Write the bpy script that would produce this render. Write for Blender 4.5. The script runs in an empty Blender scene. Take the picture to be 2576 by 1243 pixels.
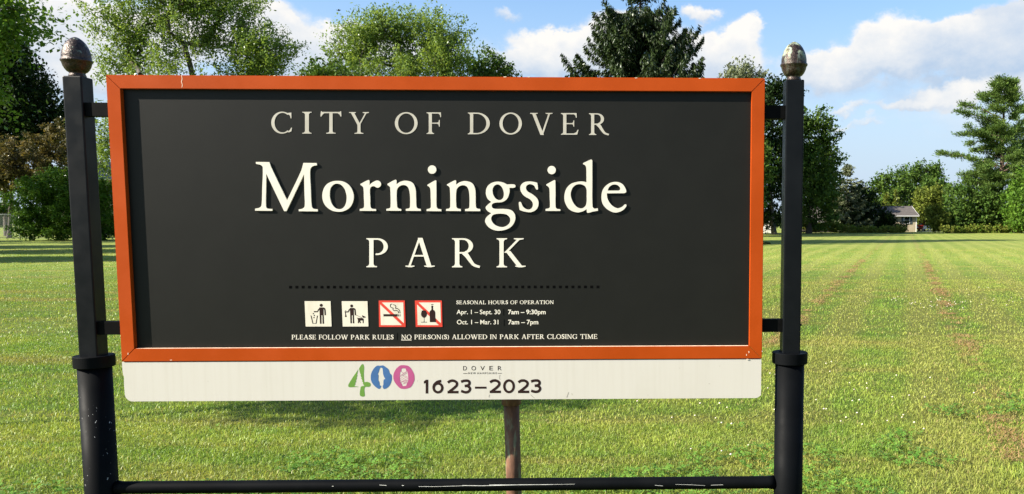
import bpy, bmesh, math, random
import numpy as np
from mathutils import Vector, Matrix
from mathutils.geometry import delaunay_2d_cdt, tessellate_polygon

SC = bpy.context.scene
COL = SC.collection
R = math.radians

# ------------------------------------------------------------------ camera
EYE = 1.55
PITCH, YAW, DIST, CX = 0.084492, 0.029476, 2.853929, -0.741983
PPX, PPY, F = 1647.97, 732.63, 2050.0            # optical centre and focal length, in 1/2576 of the picture width
cam = bpy.data.cameras.new('camera')
cam.sensor_width = 36.0
cam.lens = 36.0 * F / 2576
cam.shift_x = (1288 - PPX) / 2576
cam.shift_y = (PPY - 621.5) / 2576
cam.clip_start, cam.clip_end = 0.05, 3000
co = bpy.data.objects.new('camera', cam)
COL.objects.link(co)
co.location = (0, 0, EYE)
co.rotation_euler = (math.pi / 2 - PITCH, 0, 0)
SC.camera = co

# ------------------------------------------------------------------ light
SUN_AZ, SUN_EL = R(70), R(32)     # sun stands to the left and slightly behind the camera
sun_dir = Vector((-math.sin(SUN_AZ) * math.cos(SUN_EL), -math.cos(SUN_AZ) * math.cos(SUN_EL), math.sin(SUN_EL)))
sl = bpy.data.lights.new('sun', 'SUN')
sl.energy = 4.6
sl.angle = R(0.53)
sl.color = (1.0, 0.92, 0.79)
so = bpy.data.objects.new('sun', sl)
COL.objects.link(so)
so.rotation_euler = sun_dir.to_track_quat('Z', 'Y').to_euler()

SC.view_settings.view_transform = 'Standard'
SC.view_settings.look = 'None'
SC.view_settings.gamma = 1
SC.view_settings.exposure = 1.6

SKY_STRENGTH = 0.075


class NT:
    """small helper to write node trees"""
    def __init__(s, tree):
        s.t = tree
        s.n = tree.nodes
        s.l = tree.links

    def put(s, sock, v):
        if v is None:
            return
        if isinstance(v, bpy.types.NodeSocket):
            s.l.new(v, sock)
        elif isinstance(v, (tuple, list)) and len(v) == 3 and sock.type == 'RGBA':
            sock.default_value = (*v, 1)
        else:
            sock.default_value = v

    def node(s, typ, **kw):
        n = s.n.new(typ)
        for k, v in kw.items():
            setattr(n, k, v)
        return n

    def math(s, op, a, b=None, c=None, clamp=False):
        n = s.node('ShaderNodeMath', operation=op, use_clamp=clamp)
        s.put(n.inputs[0], a); s.put(n.inputs[1], b); s.put(n.inputs[2], c)
        return n.outputs[0]

    def vmath(s, op, a, b=None, scale=None):
        n = s.node('ShaderNodeVectorMath', operation=op)
        s.put(n.inputs[0], a); s.put(n.inputs[1], b)
        if scale is not None:
            s.put(n.inputs[3], scale)
        return n.outputs[1] if op in ('LENGTH', 'DOT_PRODUCT', 'DISTANCE') else n.outputs[0]

    def comb(s, x, y, z=0.0):
        n = s.node('ShaderNodeCombineXYZ')
        s.put(n.inputs[0], x); s.put(n.inputs[1], y); s.put(n.inputs[2], z)
        return n.outputs[0]

    def sep(s, v):
        n = s.node('ShaderNodeSeparateXYZ')
        s.put(n.inputs[0], v)
        return n.outputs

    def noise(s, vec, scale, detail=2.0, rough=0.5, color=False, dist=0.0):
        n = s.node('ShaderNodeTexNoise')
        s.put(n.inputs['Vector'], vec); s.put(n.inputs['Scale'], scale)
        s.put(n.inputs['Detail'], detail); s.put(n.inputs['Roughness'], rough)
        s.put(n.inputs['Distortion'], dist)
        return n.outputs['Color'] if color else n.outputs[0]

    def ramp(s, v, lo, hi, a=0.0, b=1.0, smooth=True):
        n = s.node('ShaderNodeMapRange', interpolation_type='SMOOTHSTEP' if smooth else 'LINEAR')
        s.put(n.inputs[0], v); s.put(n.inputs[1], lo); s.put(n.inputs[2], hi); s.put(n.inputs[3], a); s.put(n.inputs[4], b)
        return n.outputs[0]

    def mix(s, f, a, b, blend='MIX'):
        n = s.node('ShaderNodeMix', data_type='RGBA', blend_type=blend)
        s.put(n.inputs[0], f); s.put(n.inputs[6], a); s.put(n.inputs[7], b)
        return n.outputs[2]


world = bpy.data.worlds.new('World')
SC.world = world
world.use_nodes = True
w = NT(world.node_tree)
w.n.clear()
sky = w.node('ShaderNodeTexSky', sky_type='NISHITA')
sky.sun_disc = False
sky.sun_elevation = SUN_EL
sky.sun_rotation = math.atan2(sun_dir.x, sun_dir.y)
sky.altitude = 50
sky.air_density = 1.0
sky.dust_density = 1.2
sky.ozone_density = 1.5
tc = w.node('ShaderNodeTexCoord')
d = w.vmath('NORMALIZE', tc.outputs['Generated'])
dx, dy, dz = w.sep(d)
az = w.math('ARCTAN2', dx, dy)
el = w.math('ARCSINE', dz)
# clouds in azimuth / elevation; edges roughened by fractal noise
sp = w.comb(az, w.math('MULTIPLY', el, 1.25))
warp = w.noise(sp, 9.0, 6.0, 0.6, color=True)
warp = w.vmath('SUBTRACT', warp, (0.5, 0.5, 0.5))
warp2 = w.vmath('SUBTRACT', w.noise(sp, 34.0, 4.0, 0.6, color=True), (0.5, 0.5, 0.5))
P = w.vmath('ADD', w.comb(az, el), w.vmath('ADD', w.vmath('SCALE', warp, scale=0.085), w.vmath('SCALE', warp2, scale=0.020)))


def ang(px, py):                      # direction of a point of the sky, measured once in the photograph
    cxx, up = (px - PPX) / F, (PPY - py) / F
    y = math.cos(PITCH) + up * math.sin(PITCH)
    z = -math.sin(PITCH) + up * math.cos(PITCH)
    return math.atan2(cxx, y), math.atan2(z, math.hypot(cxx, y))


# (x, y, rx, ry, weight, whiteness)
CLOUDS = [
    (2290, 130, 210, 62, 1.25, .75), (2110, 160, 150, 48, 1.2, .8), (2480, 140, 190, 75, 1.15, .35), (2230, 85, 95, 48, 1.1, 1.0),
    (2560, 60, 130, 55, .9, .30), (2440, 88, 70, 28, .8, .95), (2700, 130, 220, 110, 1.2, .5), (2200, 178, 170, 18, .8, .8),
    (2390, 252, 105, 34, 1.2, 1.0), (2500, 235, 80, 28, 1.1, 1.0), (2330, 268, 110, 14, .8, .8), (2600, 220, 70, 34, 1.0, .8),
    (1400, 115, 120, 48, 1.2, .9), (1330, 150, 130, 40, .8, .6), (1480, 95, 90, 40, 1.1, 1.0), (1560, 60, 110, 50, 1.0, .9), (1450, 165, 160, 25, .7, .6),
    (1290, 30, 50, 20, .5, .7), (1640, 100, 110, 60, .9, .7),
    (1790, 125, 110, 62, 1.15, .85), (1870, 95, 62, 62, 1.2, 1.0), (1900, 45, 36, 32, .95, 1.0), (1770, 25, 50, 26, .9, 1.0), (1810, 170, 110, 30, .9, .6),
    (190, 60, 130, 60, .7, .75), (255, 105, 70, 26, 1.0, 1.0), (215, 165, 70, 30, 1.0, .9), (120, 120, 150, 90, .7, .5), (480, 90, 160, 70, .9, .95), (580, 20, 140, 40, .9, .8),
    (715, 50, 26, 24, .9, 1.0), (800, 110, 120, 55, .75, .7), (880, 62, 80, 22, .75, .8), (700, 130, 90, 60, .7, .6), (1000, 120, 200, 60, .6, .7), (160, 30, 150, 50, .6, .6),
    (2260, 175, 420, 110, .46, .45), (2440, 310, 260, 75, .30, .65), (150, 110, 270, 150, .52, .85), (480, 70, 260, 110, .4, .9), (800, 110, 280, 90, .30, .75), (1450, 150, 360, 75, .28, .75), (1850, 170, 160, 60, .4, .7),
    (2150, 275, 60, 12, .55, .9), (2080, 310, 70, 12, .5, .8), (2190, 305, 60, 10, .5, .8),
]
tot = None
shade = None
for px, py, rx, ry, wt, wh in CLOUDS:
    a0, e0 = ang(px, py)
    v = w.vmath('MULTIPLY', w.vmath('SUBTRACT', P, (a0, e0, 0)), (F / rx, F / ry, 0))
    g = w.ramp(w.vmath('LENGTH', v), 0.15, 1.25, wt, 0.0)
    s_ = w.math('MULTIPLY', w.math('MULTIPLY_ADD', w.sep(v)[1], 0.55, wh), g)
    tot = g if tot is None else w.math('ADD', tot, g)
    shade = s_ if shade is None else w.math('ADD', shade, s_)
# loose cloud field for the rest of the dome (behind the camera, overhead)
ov = w.noise(w.vmath('MULTIPLY', d, (1.0, 1.0, 2.0)), 2.4, 6.0, 0.6)
front = w.ramp(dy, 0.25, 0.55, 0.0, 1.0)
ovm = w.math('MULTIPLY', w.ramp(ov, 0.50, 0.66), w.ramp(w.math('MAXIMUM', w.math('SUBTRACT', 1.0, front), w.ramp(el, 0.34, 0.45)), 0.0, 1.0))
whit = w.math('SUBTRACT', w.math('DIVIDE', shade, w.math('MAXIMUM', tot, 0.02)), 0.14)
tot = w.math('MULTIPLY', tot, w.ramp(w.noise(sp, 16.0, 5.0, 0.65), 0.25, 0.62, 0.45, 1.25))
dens = w.ramp(tot, 0.08, 0.76)
puff = w.noise(sp, 26.0, 5.0, 0.62)
whit = w.math('MULTIPLY_ADD', w.math('SUBTRACT', puff, 0.5), 0.9, whit, clamp=True)
ccol = w.mix(whit, (0.48, 0.61, 0.79), (1.03, 0.985, 0.92))
base = w.mix(1.0, sky.outputs[0], (0.86, 0.97, 1.06), 'MULTIPLY')
hs = w.node('ShaderNodeHueSaturation')
w.put(hs.inputs['Saturation'], 1.08)
w.put(hs.inputs['Value'], 1.0)
w.put(hs.inputs['Color'], base)
skyc = w.vmath('SCALE', hs.outputs[0], scale=SKY_STRENGTH)
# pale veil low over the horizon
veil = w.ramp(el, -0.02, 0.36, 1.0, 0.0)
skyc = w.mix(veil, skyc, (0.198, 0.241, 0.297))
CLOUD_BRIGHT = 0.34
cl = w.vmath('SCALE', ccol, scale=CLOUD_BRIGHT)
fin = w.mix(w.math('MULTIPLY', dens, 0.93), skyc, cl)
fin = w.mix(w.math('MULTIPLY', ovm, 0.8), fin, (0.26, 0.26, 0.27))
bg = w.node('ShaderNodeBackground')
w.put(bg.inputs[0], fin)
wo = w.node('ShaderNodeOutputWorld')
w.l.new(bg.outputs[0], wo.inputs[0])


# ------------------------------------------------------------------ helpers
def at(px, py, Y):
    """point seen at (px, py) of the 2576 px wide photograph, Y metres ahead"""
    cxx, up = (px - PPX) / F, (PPY - py) / F
    y = math.cos(PITCH) + up * math.sin(PITCH)
    z = -math.sin(PITCH) + up * math.cos(PITCH)
    return Vector((cxx * Y / y, Y, EYE + z * Y / y))


def sgn(px, py, depth):
    """the same, on the plane 'depth' behind the face of the sign, in the sign's own metres (right, up)"""
    cxx, up = (px - PPX) / F, (PPY - py) / F
    dv = Vector((cxx, math.cos(PITCH) + up * math.sin(PITCH), -math.sin(PITCH) + up * math.cos(PITCH)))
    c, s = math.cos(-YAW), math.sin(-YAW)
    ox, oy = -CX, -DIST
    lo = Vector((c * ox - s * oy, s * ox + c * oy, EYE))
    ld = Vector((c * dv.x - s * dv.y, s * dv.x + c * dv.y, dv.z))
    t = (depth - lo.y) / ld.y
    return (lo.x + ld.x * t, lo.z + ld.z * t)


def tag(o, label=None, cat=None, group=None, kind=None):
    if label: o['label'] = label
    if cat: o['category'] = cat
    if group: o['group'] = group
    if kind: o['kind'] = kind
    return o


def empty(name, loc, label, cat, group=None, rz=0.0):
    o = bpy.data.objects.new(name, None)
    o.empty_display_size = 0.1
    COL.objects.link(o)
    o.location = loc
    o.rotation_euler = (0, 0, rz)
    return tag(o, label, cat, group)


def link(name, me, mat, parent=None):
    o = bpy.data.objects.new(name, me)
    COL.objects.link(o)
    if mat:
        me.materials.append(mat)
    if parent:
        o.parent = parent
    return o


def obj(name, bm, mat, parent=None, smooth=False):
    me = bpy.data.meshes.new(name)
    bmesh.ops.recalc_face_normals(bm, faces=bm.faces)
    bm.to_mesh(me)
    bm.free()
    if smooth:
        for p in me.polygons: p.use_smooth = True
    return link(name, me, mat, parent)


def npmesh(name, verts, faces, mat, parent=None, tint=None, smooth=False):
    """verts (N,3), faces (M,k) arrays; tint per face"""
    verts = np.asarray(verts, np.float32)
    faces = np.asarray(faces, np.int32)
    m, k = faces.shape
    me = bpy.data.meshes.new(name)
    me.vertices.add(len(verts))
    me.vertices.foreach_set('co', verts.ravel())
    me.loops.add(m * k)
    me.loops.foreach_set('vertex_index', faces.ravel())
    me.polygons.add(m)
    me.polygons.foreach_set('loop_start', np.arange(0, m * k, k, dtype=np.int32))
    me.polygons.foreach_set('loop_total', np.full(m, k, np.int32))
    if smooth:
        me.polygons.foreach_set('use_smooth', np.ones(m, bool))
    if tint is not None:
        a = me.attributes.new('tint', 'FLOAT', 'FACE')
        a.data.foreach_set('value', np.asarray(tint, np.float32))
    me.update(calc_edges=True)
    return link(name, me, mat, parent)


def box(bm, x0, x1, y0, y1, z0, z1, bevel=0.0):
    r = bmesh.ops.create_cube(bm, size=1)
    bmesh.ops.scale(bm, vec=(x1 - x0, y1 - y0, z1 - z0), verts=r['verts'])
    bmesh.ops.translate(bm, vec=((x0 + x1) / 2, (y0 + y1) / 2, (z0 + z1) / 2), verts=r['verts'])
    if bevel:
        es = list({e for v in r['verts'] for e in v.link_edges})
        bmesh.ops.bevel(bm, geom=es, offset=bevel, segments=2, affect='EDGES', profile=0.6)


def lathe(bm, prof, n=40, center=(0, 0)):
    rings = []
    for r, z in prof:
        if r < 1e-5:
            rings.append([bm.verts.new((center[0], center[1], z))])
        else:
            rings.append([bm.verts.new((center[0] + r * math.cos(2 * math.pi * i / n), center[1] + r * math.sin(2 * math.pi * i / n), z)) for i in range(n)])
    for a, b in zip(rings, rings[1:]):
        for i in range(n):
            j = (i + 1) % n
            q = []
            q.append(a[i % len(a)])
            if len(a) > 1: q.append(a[j])
            if len(b) > 1: q.append(b[j])
            q.append(b[i % len(b)])
            if len(q) >= 3:
                bm.faces.new(q)


def tube(bm, pts, rads, n=8, cap=True):
    pts = [Vector(p) for p in pts]
    rings = []
    prev = None
    for i, p in enumerate(pts):
        t = (pts[min(i + 1, len(pts) - 1)] - pts[max(i - 1, 0)]).normalized()
        if prev is None:
            a = t.orthogonal().normalized()
        else:
            a = (prev - t * prev.dot(t))
            a = a.normalized() if a.length > 1e-6 else t.orthogonal().normalized()
        prev = a
        b = t.cross(a)
        r = rads[i] if isinstance(rads, (list, tuple)) else rads
        rings.append([bm.verts.new(p + (a * math.cos(2 * math.pi * k / n) + b * math.sin(2 * math.pi * k / n)) * r) for k in range(n)])
    for a, b in zip(rings, rings[1:]):
        for k in range(n):
            bm.faces.new((a[k], a[(k + 1) % n], b[(k + 1) % n], b[k]))
    if cap:
        bm.faces.new(rings[0][::-1]); bm.faces.new(rings[-1])


# ------------------------------------------------------------------ materials
def mat(name, color, rough=0.5, metal=0.0, spec=0.5, fn=None):
    m = bpy.data.materials.new(name)
    m.use_nodes = True
    nt = NT(m.node_tree)
    bs = m.node_tree.nodes['Principled BSDF']
    bs.inputs['Base Color'].default_value = (*color, 1)
    bs.inputs['Roughness'].default_value = rough
    bs.inputs['Metallic'].default_value = metal
    bs.inputs['Specular IOR Level'].default_value = spec
    if fn:
        fn(nt, bs)
    return m


def bump(nt, bs, h, strength=0.2, dist=0.002):
    b = nt.node('ShaderNodeBump')
    nt.put(b.inputs['Strength'], strength); nt.put(b.inputs['Distance'], dist); nt.put(b.inputs['Height'], h)
    nt.l.new(b.outputs[0], bs.inputs['Normal'])


def vary(c1, c2, scale=6.0, lo=.35, hi=.65, stretch=(1, 1, 1), rough=None, bmp=0.0, bscale=400.0, detail=4.0):
    def f(nt, bs):
        p = nt.node('ShaderNodeTexCoord').outputs['Object']
        q = nt.vmath('MULTIPLY', p, stretch)
        n = nt.ramp(nt.noise(q, scale, detail, .6), lo, hi)
        nt.put(bs.inputs['Base Color'], nt.mix(n, c1, c2))
        if rough:
            nt.put(bs.inputs['Roughness'], nt.ramp(nt.noise(p, scale * 2, 3), .3, .7, rough[0], rough[1]))
        if bmp:
            bump(nt, bs, nt.noise(p, bscale, 2), bmp, .001)
    return f


def black_fn(chips=None, rough=(.33, .46), dark=1.0):
    def f(nt, bs):
        p = nt.node('ShaderNodeTexCoord').outputs['Object']
        n = nt.noise(p, 5.0, 4.0, .6)
        c = nt.mix(nt.ramp(n, .35, .7), tuple(q * dark for q in (0.0036, 0.0044, 0.0056)), tuple(q * dark for q in (0.0062, 0.0072, 0.0086)))
        if chips:
            x, y, z = nt.sep(p)
            for zc, zr, sc, stretch, thr in chips:
                m = nt.ramp(nt.noise(nt.vmath('MULTIPLY', p, stretch), sc, 2.0, .5), thr, thr + .03)
                band = nt.ramp(nt.math('ABSOLUTE', nt.math('SUBTRACT', z, zc)), zr * .6, zr, 1.0, 0.0)
                big = nt.ramp(nt.noise(p, 9.0, 2.0), .44, .58)
                c = nt.mix(nt.math('MULTIPLY', nt.math('MULTIPLY', m, band), big), c, (0.42, 0.42, 0.40))
        nt.put(bs.inputs['Base Color'], c)
        nt.put(bs.inputs['Roughness'], nt.ramp(nt.noise(p, 14.0, 3.0), .3, .7, *rough))
        bump(nt, bs, nt.noise(p, 260, 2), .12, .0006)
    return f


M_BLACK = mat('black_paint', (0.012, 0.012, 0.013), .42, spec=.13, fn=black_fn())
M_BRACKET = mat('shaded_black_paint', (0.003, 0.003, 0.003), .6, spec=.05, fn=vary((.002, .002, .002), (.004, .004, .004), 20.0))  # darker than the post black: the brackets' shade is in the colour
M_TUBE = mat('black_tube_paint', (0.008, 0.008, 0.008), .55, spec=.055, fn=black_fn(dark=.55, rough=(.5, .62)))
M_SLEEVE = mat('black_paint_chipped', (0.012, 0.012, 0.013), .55, spec=.055, fn=black_fn(dark=.55, chips=[(.72, .30, 120.0, (1, 1, .7), .685)], rough=(.5, .62)))
M_ORANGE = mat('orange_paint', (.37, .053, .0045), .48, spec=.12, fn=vary((.335, .047, .0035), (.405, .059, .0055), 3.0, .3, .7, (1, 1, 1), (.36, .50), .15, 700.0))
M_SEAM = mat('seam_shadow_gap', (.05, .012, .004), .8)
M_PANEL = mat('charcoal_panel', (.0095, .0094, .0078), .46, spec=.17, fn=vary((.0090, .0089, .0074), (.0102, .0101, .0084), 9.0, .3, .7, (1, 1, 1), None, .25, 900.0))
M_LETTER = mat('cream_letter_paint', (.82, .76, .64), .5, fn=vary((.655, .615, .52), (.695, .655, .56), 12.0))
M_GREYLET = mat('grey_letter_paint', (.46, .43, .37), .55, fn=vary((.40, .37, .31), (.46, .43, .365), 20.0))
M_SMALLET = mat('white_letter_paint', (.84, .79, .68), .5, fn=vary((.66, .61, .51), (.72, .67, .57), 30.0))
M_DARKLET = mat('dark_letter_film', (.014, .008, .007), .55, spec=.12, fn=vary((.020, .0095, .008), (.027, .0135, .011), 30.0))
M_DOT = mat('black_dot_paint', (.002, .002, .002), .9, spec=.03, fn=vary((.0015, .0015, .0015), (.003, .003, .003), 30.0))
M_RED = mat('red_film', (.66, .045, .022), .45, fn=vary((.56, .036, .018), (.62, .046, .024), 20.0))
M_PLATE = mat('cream_plate_paint', (.80, .74, .61), .5, fn=vary((.66, .61, .50), (.57, .52, .41), 22.0, .45, .75, (1, 1, .25)))
M_GREEN = mat('green_film', (.145, .36, .045), .5, fn=vary((.100, .225, .030), (.120, .250, .036), 30.0))
M_BLUE = mat('blue_film', (.045, .165, .42), .5, fn=vary((.034, .105, .265), (.040, .118, .29), 30.0))
M_PINK = mat('pink_film', (.47, .075, .235), .5, fn=vary((.36, .060, .175), (.40, .070, .195), 30.0))


def board_fn(nt, bs):
    p = nt.node('ShaderNodeTexCoord').outputs['Object']
    st = nt.noise(nt.vmath('MULTIPLY', p, (60, 1, 2.2)), 1.0, 4.0, .6)
    bl = nt.noise(p, 3.0, 4.0, .6)
    c = nt.mix(nt.ramp(st, .40, .85), (.55, .517, .462), (.515, .48, .42))
    c = nt.mix(nt.math('MULTIPLY', nt.ramp(bl, .5, .8), .35), c, (.45, .42, .35))
    sp_ = nt.ramp(nt.noise(p, 55.0, 2.0), .745, .77)
    c = nt.mix(nt.math('MULTIPLY', sp_, .45), c, (.30, .27, .21))
    nt.put(bs.inputs['Base Color'], c)


M_BOARD = mat('weathered_white_board', (.7, .65, .53), .45, fn=board_fn)


def bronze_fn(pat):
    def f(nt, bs):
        p = nt.node('ShaderNodeTexCoord').outputs['Object']
        a = nt.noise(nt.vmath('MULTIPLY', p, (1, 1, .45)), 60.0, 4.0, .6, dist=.6)
        bn = nt.noise(p, 160.0, 3.0, .6)
        c = nt.mix(nt.ramp(bn, .35, .65), (.020, .0135, .011), (.056, .036, .028))
        z = nt.sep(p)[2]
        up = nt.ramp(z, .06, .10)
        g = nt.mix(nt.ramp(nt.noise(p, 90.0), .4, .6), (.27, .29, .16), (.23, .31, .26))
        k = nt.math('MULTIPLY', nt.ramp(a, .62 - pat, .72 - pat * .9), nt.math('MULTIPLY_ADD', up, .85, .15))
        nt.put(bs.inputs['Base Color'], nt.mix(k, c, g))
        nt.put(bs.inputs['Metallic'], nt.math('MULTIPLY_ADD', k, -.5, .5))
        nt.put(bs.inputs['Roughness'], nt.math('MULTIPLY_ADD', k, .35, .40))
        bump(nt, bs, nt.math('ADD', bn, a), .55, .004)
    return f


M_BRONZE = mat('dark_bronze', (.08, .05, .035), .45, .7, fn=bronze_fn(.03))
M_VERDI = mat('verdigris_bronze', (.08, .05, .035), .5, .6, fn=bronze_fn(.15))


def rust_fn(nt, bs):
    p = nt.node('ShaderNodeTexCoord').outputs['Object']
    a = nt.noise(nt.vmath('MULTIPLY', p, (1, 1, .22)), 22.0, 5.0, .65)
    b = nt.noise(nt.vmath('MULTIPLY', p, (1, 1, .3)), 70.0, 4.0, .6)
    c = nt.mix(nt.ramp(b, .35, .65), (.085, .036, .018), (.150, .068, .034))
    c = nt.mix(nt.ramp(a, .50, .60), c, (.15, .155, .085))
    nt.put(bs.inputs['Base Color'], c)
    bump(nt, bs, b, .35, .002)


M_RUST = mat('rusty_flaking_paint', (.2, .08, .05), .75, fn=rust_fn)
M_STEEL = mat('bare_scratched_metal', (.55, .55, .50), .5, .2, fn=vary((.60, .60, .54), (.42, .42, .38), 40.0))
M_SCRATCH_LEDGE = mat('scratch_and_lit_ledge', (.80, .60, .45), .6, fn=vary((.85, .66, .50), (.72, .5, .36), 60.0))  # bare scratches in the paint, and the painted sunlight of the lower ledge

# ------------------------------------------------------------------ lettering tools
SRC = 3306 / 2576


def ccw(p):
    a = sum(p[i][0] * p[(i + 1) % len(p)][1] - p[(i + 1) % len(p)][0] * p[i][1] for i in range(len(p)))
    return p if a > 0 else p[::-1]


def union(polys, eps=1e-7):
    """triangles of the union of overlapping simple polygons (points in metres)"""
    vs, fs = [], []
    for p in polys:
        p = ccw(list(p))
        fs.append(list(range(len(vs), len(vs) + len(p))))
        vs += [Vector((a[0], a[1])) for a in p]
    r = delaunay_2d_cdt(vs, [], fs, 1, eps)
    return [tuple(v) for v in r[0]], [tuple(f) for f, src_ in zip(r[2], r[5]) if len(src_)]     # enclosed counters stay open


def holes(contours):
    """triangles of an outline with holes"""
    pl = [[Vector((x, y, 0)) for x, y in c] for c in contours]
    flat = [(x, y) for c in contours for x, y in c]
    return flat, [tuple(t) for t in tessellate_polygon(pl)]


def smooth(pts, n=6):
    """closed outline through pts; a point with a third item is a corner"""
    out = []
    m = len(pts)
    for i in range(m):
        p0, p1, p2, p3 = pts[i - 1], pts[i], pts[(i + 1) % m], pts[(i + 2) % m]
        c1, c2 = len(p1) > 2, len(p2) > 2
        L = math.hypot(p2[0] - p1[0], p2[1] - p1[1])
        t1 = ((p2[0] - p0[0]), (p2[1] - p0[1]))
        t2 = ((p3[0] - p1[0]), (p3[1] - p1[1]))
        if c1: t1 = (p2[0] - p1[0], p2[1] - p1[1])
        if c2: t2 = (p2[0] - p1[0], p2[1] - p1[1])
        l1, l2 = math.hypot(*t1) or 1, math.hypot(*t2) or 1
        t1 = (t1[0] / l1 * L, t1[1] / l1 * L)
        t2 = (t2[0] / l2 * L, t2[1] / l2 * L)
        for k in range(n):
            t = k / n
            h1, h2, h3, h4 = 2*t**3 - 3*t**2 + 1, -2*t**3 + 3*t**2, t**3 - 2*t**2 + t, t**3 - t**2
            out.append((h1*p1[0] + h2*p2[0] + h3*t1[0] + h4*t2[0], h1*p1[1] + h2*p2[1] + h3*t1[1] + h4*t2[1]))
    return out


def stroke(pts, wd, curve=True, n=6, closed=False):
    """quads along an open line of constant or varying width"""
    if curve and len(pts) > 2:
        out = []
        m = len(pts)
        for i in range(m - 1):
            p0, p1, p2, p3 = pts[max(i - 1, 0)], pts[i], pts[i + 1], pts[min(i + 2, m - 1)]
            for k in range(n):
                t = k / n
                out.append(tuple(.5 * ((2*p1[j]) + (-p0[j] + p2[j])*t + (2*p0[j] - 5*p1[j] + 4*p2[j] - p3[j])*t*t + (-p0[j] + 3*p1[j] - 3*p2[j] + p3[j])*t**3) for j in (0, 1)))
        out.append(tuple(pts[-1][:2]))
        pts = out
    L, Rr = [], []
    for i, p in enumerate(pts):
        a, b = pts[max(i - 1, 0)], pts[min(i + 1, len(pts) - 1)]
        tx, ty = b[0] - a[0], b[1] - a[1]
        l = math.hypot(tx, ty) or 1
        wq = wd if not isinstance(wd, (list, tuple)) else wd[0] + (wd[1] - wd[0]) * i / (len(pts) - 1)
        nx, ny = -ty / l * wq / 2, tx / l * wq / 2
        L.append((p[0] + nx, p[1] + ny)); Rr.append((p[0] - nx, p[1] - ny))
    return [[L[i], L[i + 1], Rr[i + 1], Rr[i]] for i in range(len(pts) - 1)]


def disc(cx, cy, rx, ry=None, n=20):
    ry = rx if ry is None else ry
    return [(cx + rx * math.cos(2*math.pi*i/n), cy + ry * math.sin(2*math.pi*i/n)) for i in range(n)]


def band(cx, cy, ro, ri, a0, a1, n=20, ci=(0, 0)):
    """ring sector between two ellipses"""
    o, q = [], []
    for i in range(n + 1):
        a = R(a0 + (a1 - a0) * i / n)
        o.append((cx + ro[0] * math.cos(a), cy + ro[1] * math.sin(a)))
        q.append((cx + ci[0] + ri[0] * math.cos(a), cy + ci[1] + ri[1] * math.sin(a)))
    return [[o[i], o[i + 1], q[i + 1], q[i]] for i in range(n)]


def extrude(bm, verts, tris, w0, w1):
    """raise flat triangles (right, up) from depth w1 to depth w0 (towards the viewer)"""
    f = [bm.verts.new((x, w0, z)) for x, z in verts]
    b = [bm.verts.new((x, w1, z)) for x, z in verts]
    edge = {}
    for t in tris:
        t = [i for i in t]
        if len(set(t)) < 3: continue
        a = sum(verts[t[i]][0] * verts[t[(i + 1) % 3]][1] - verts[t[(i + 1) % 3]][0] * verts[t[i]][1] for i in range(3))
        if abs(a) < 1e-13: continue
        if a < 0: t = t[::-1]
        try:
            bm.faces.new([f[i] for i in t])
        except ValueError:
            continue
        for i in range(3):
            edge[(t[i], t[(i + 1) % 3])] = 1
    for (a, c) in edge:
        if (c, a) not in edge:
            try:
                bm.faces.new((f[c], f[a], b[a], b[c]))
            except ValueError:
                pass


def raw(name, bm, m, parent):
    me = bpy.data.meshes.new(name)
    bmesh.ops.delete(bm, geom=[v for v in bm.verts if not v.link_faces], context='VERTS')
    bm.to_mesh(me)
    bm.free()
    return link(name, me, m, parent)


def view(ox, oy, sc, depth):
    """maps a point measured in an enlarged view of the photograph onto the sign"""
    def f(p):
        return sgn((ox + p[0] / sc) / SRC, (oy + p[1] / sc) / SRC, depth)
    return f


# ---- capital letters of an old-style roman face, cap height 1, drawn as overlapping pieces
TH, TN = .145, .062


def stem(x, wd=TH, y0=0., y1=1., s=(.1, .1, .1, .1)):
    """vertical stroke with bracketed serifs: bottom left, bottom right, top left, top right"""
    a, b, c, e = s
    p = [(x - a, y0), (x + wd + b, y0)]
    if b: p += [(x + wd + b, y0 + .03), (x + wd + .035, y0 + .05), (x + wd, y0 + .11)]
    if e: p += [(x + wd, y1 - .11), (x + wd + .035, y1 - .05), (x + wd + e, y1 - .03)]
    p += [(x + wd + e, y1), (x - c, y1)]
    if c: p += [(x - c, y1 - .03), (x - .035, y1 - .05), (x, y1 - .11)]
    if a: p += [(x, y0 + .11), (x - .035, y0 + .05), (x - a, y0 + .03)]
    return p


def rect(x0, x1, y0, y1): return [(x0, y0), (x1, y0), (x1, y1), (x0, y1)]
def diag(xa, ya, xb, yb, wd): return [(xa, ya), (xa + wd, ya), (xb + wd, yb), (xb, yb)]
def tick(x, y, wd=.26): return [(x - wd/2, y), (x + wd/2, y), (x + wd/2, y - .03), (x + .05, y - .055), (x - .05, y - .055), (x - wd/2, y - .03)]


S_LOW = [(1215,420),(1280,425),(1325,437,1),(1335,515),(1325,525),(1310,518),(1285,475),(1240,455),(1200,465),(1180,500),(1200,545),(1265,585),(1325,640),(1342,700),(1320,770),(1250,812),(1160,805),(1100,785,1),(1090,690),(1105,680),(1118,690),(1145,745),(1200,778),(1250,765),(1270,710),(1240,655),(1160,605),(1115,545),(1112,480),(1150,435)]
M_CAP = [(62,170,1),(235,172,1),(262,245),(462,662,1),(640,290),(672,182,1),(840,184,1),(845,212,1),(785,228),(758,275),(764,500),(778,740),(800,768),(855,776,1),(856,803,1),(612,801,1),(612,778,1),(665,765),(688,735),(685,560),(680,325,1),(455,800,1),(425,800,1),(195,318,1),(193,520),(192,735),(208,765),(275,772,1),(275,796,1),(52,794,1),(54,768,1),(110,755),(135,725),(145,500),(152,245),(130,212),(65,195,1)]

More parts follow.
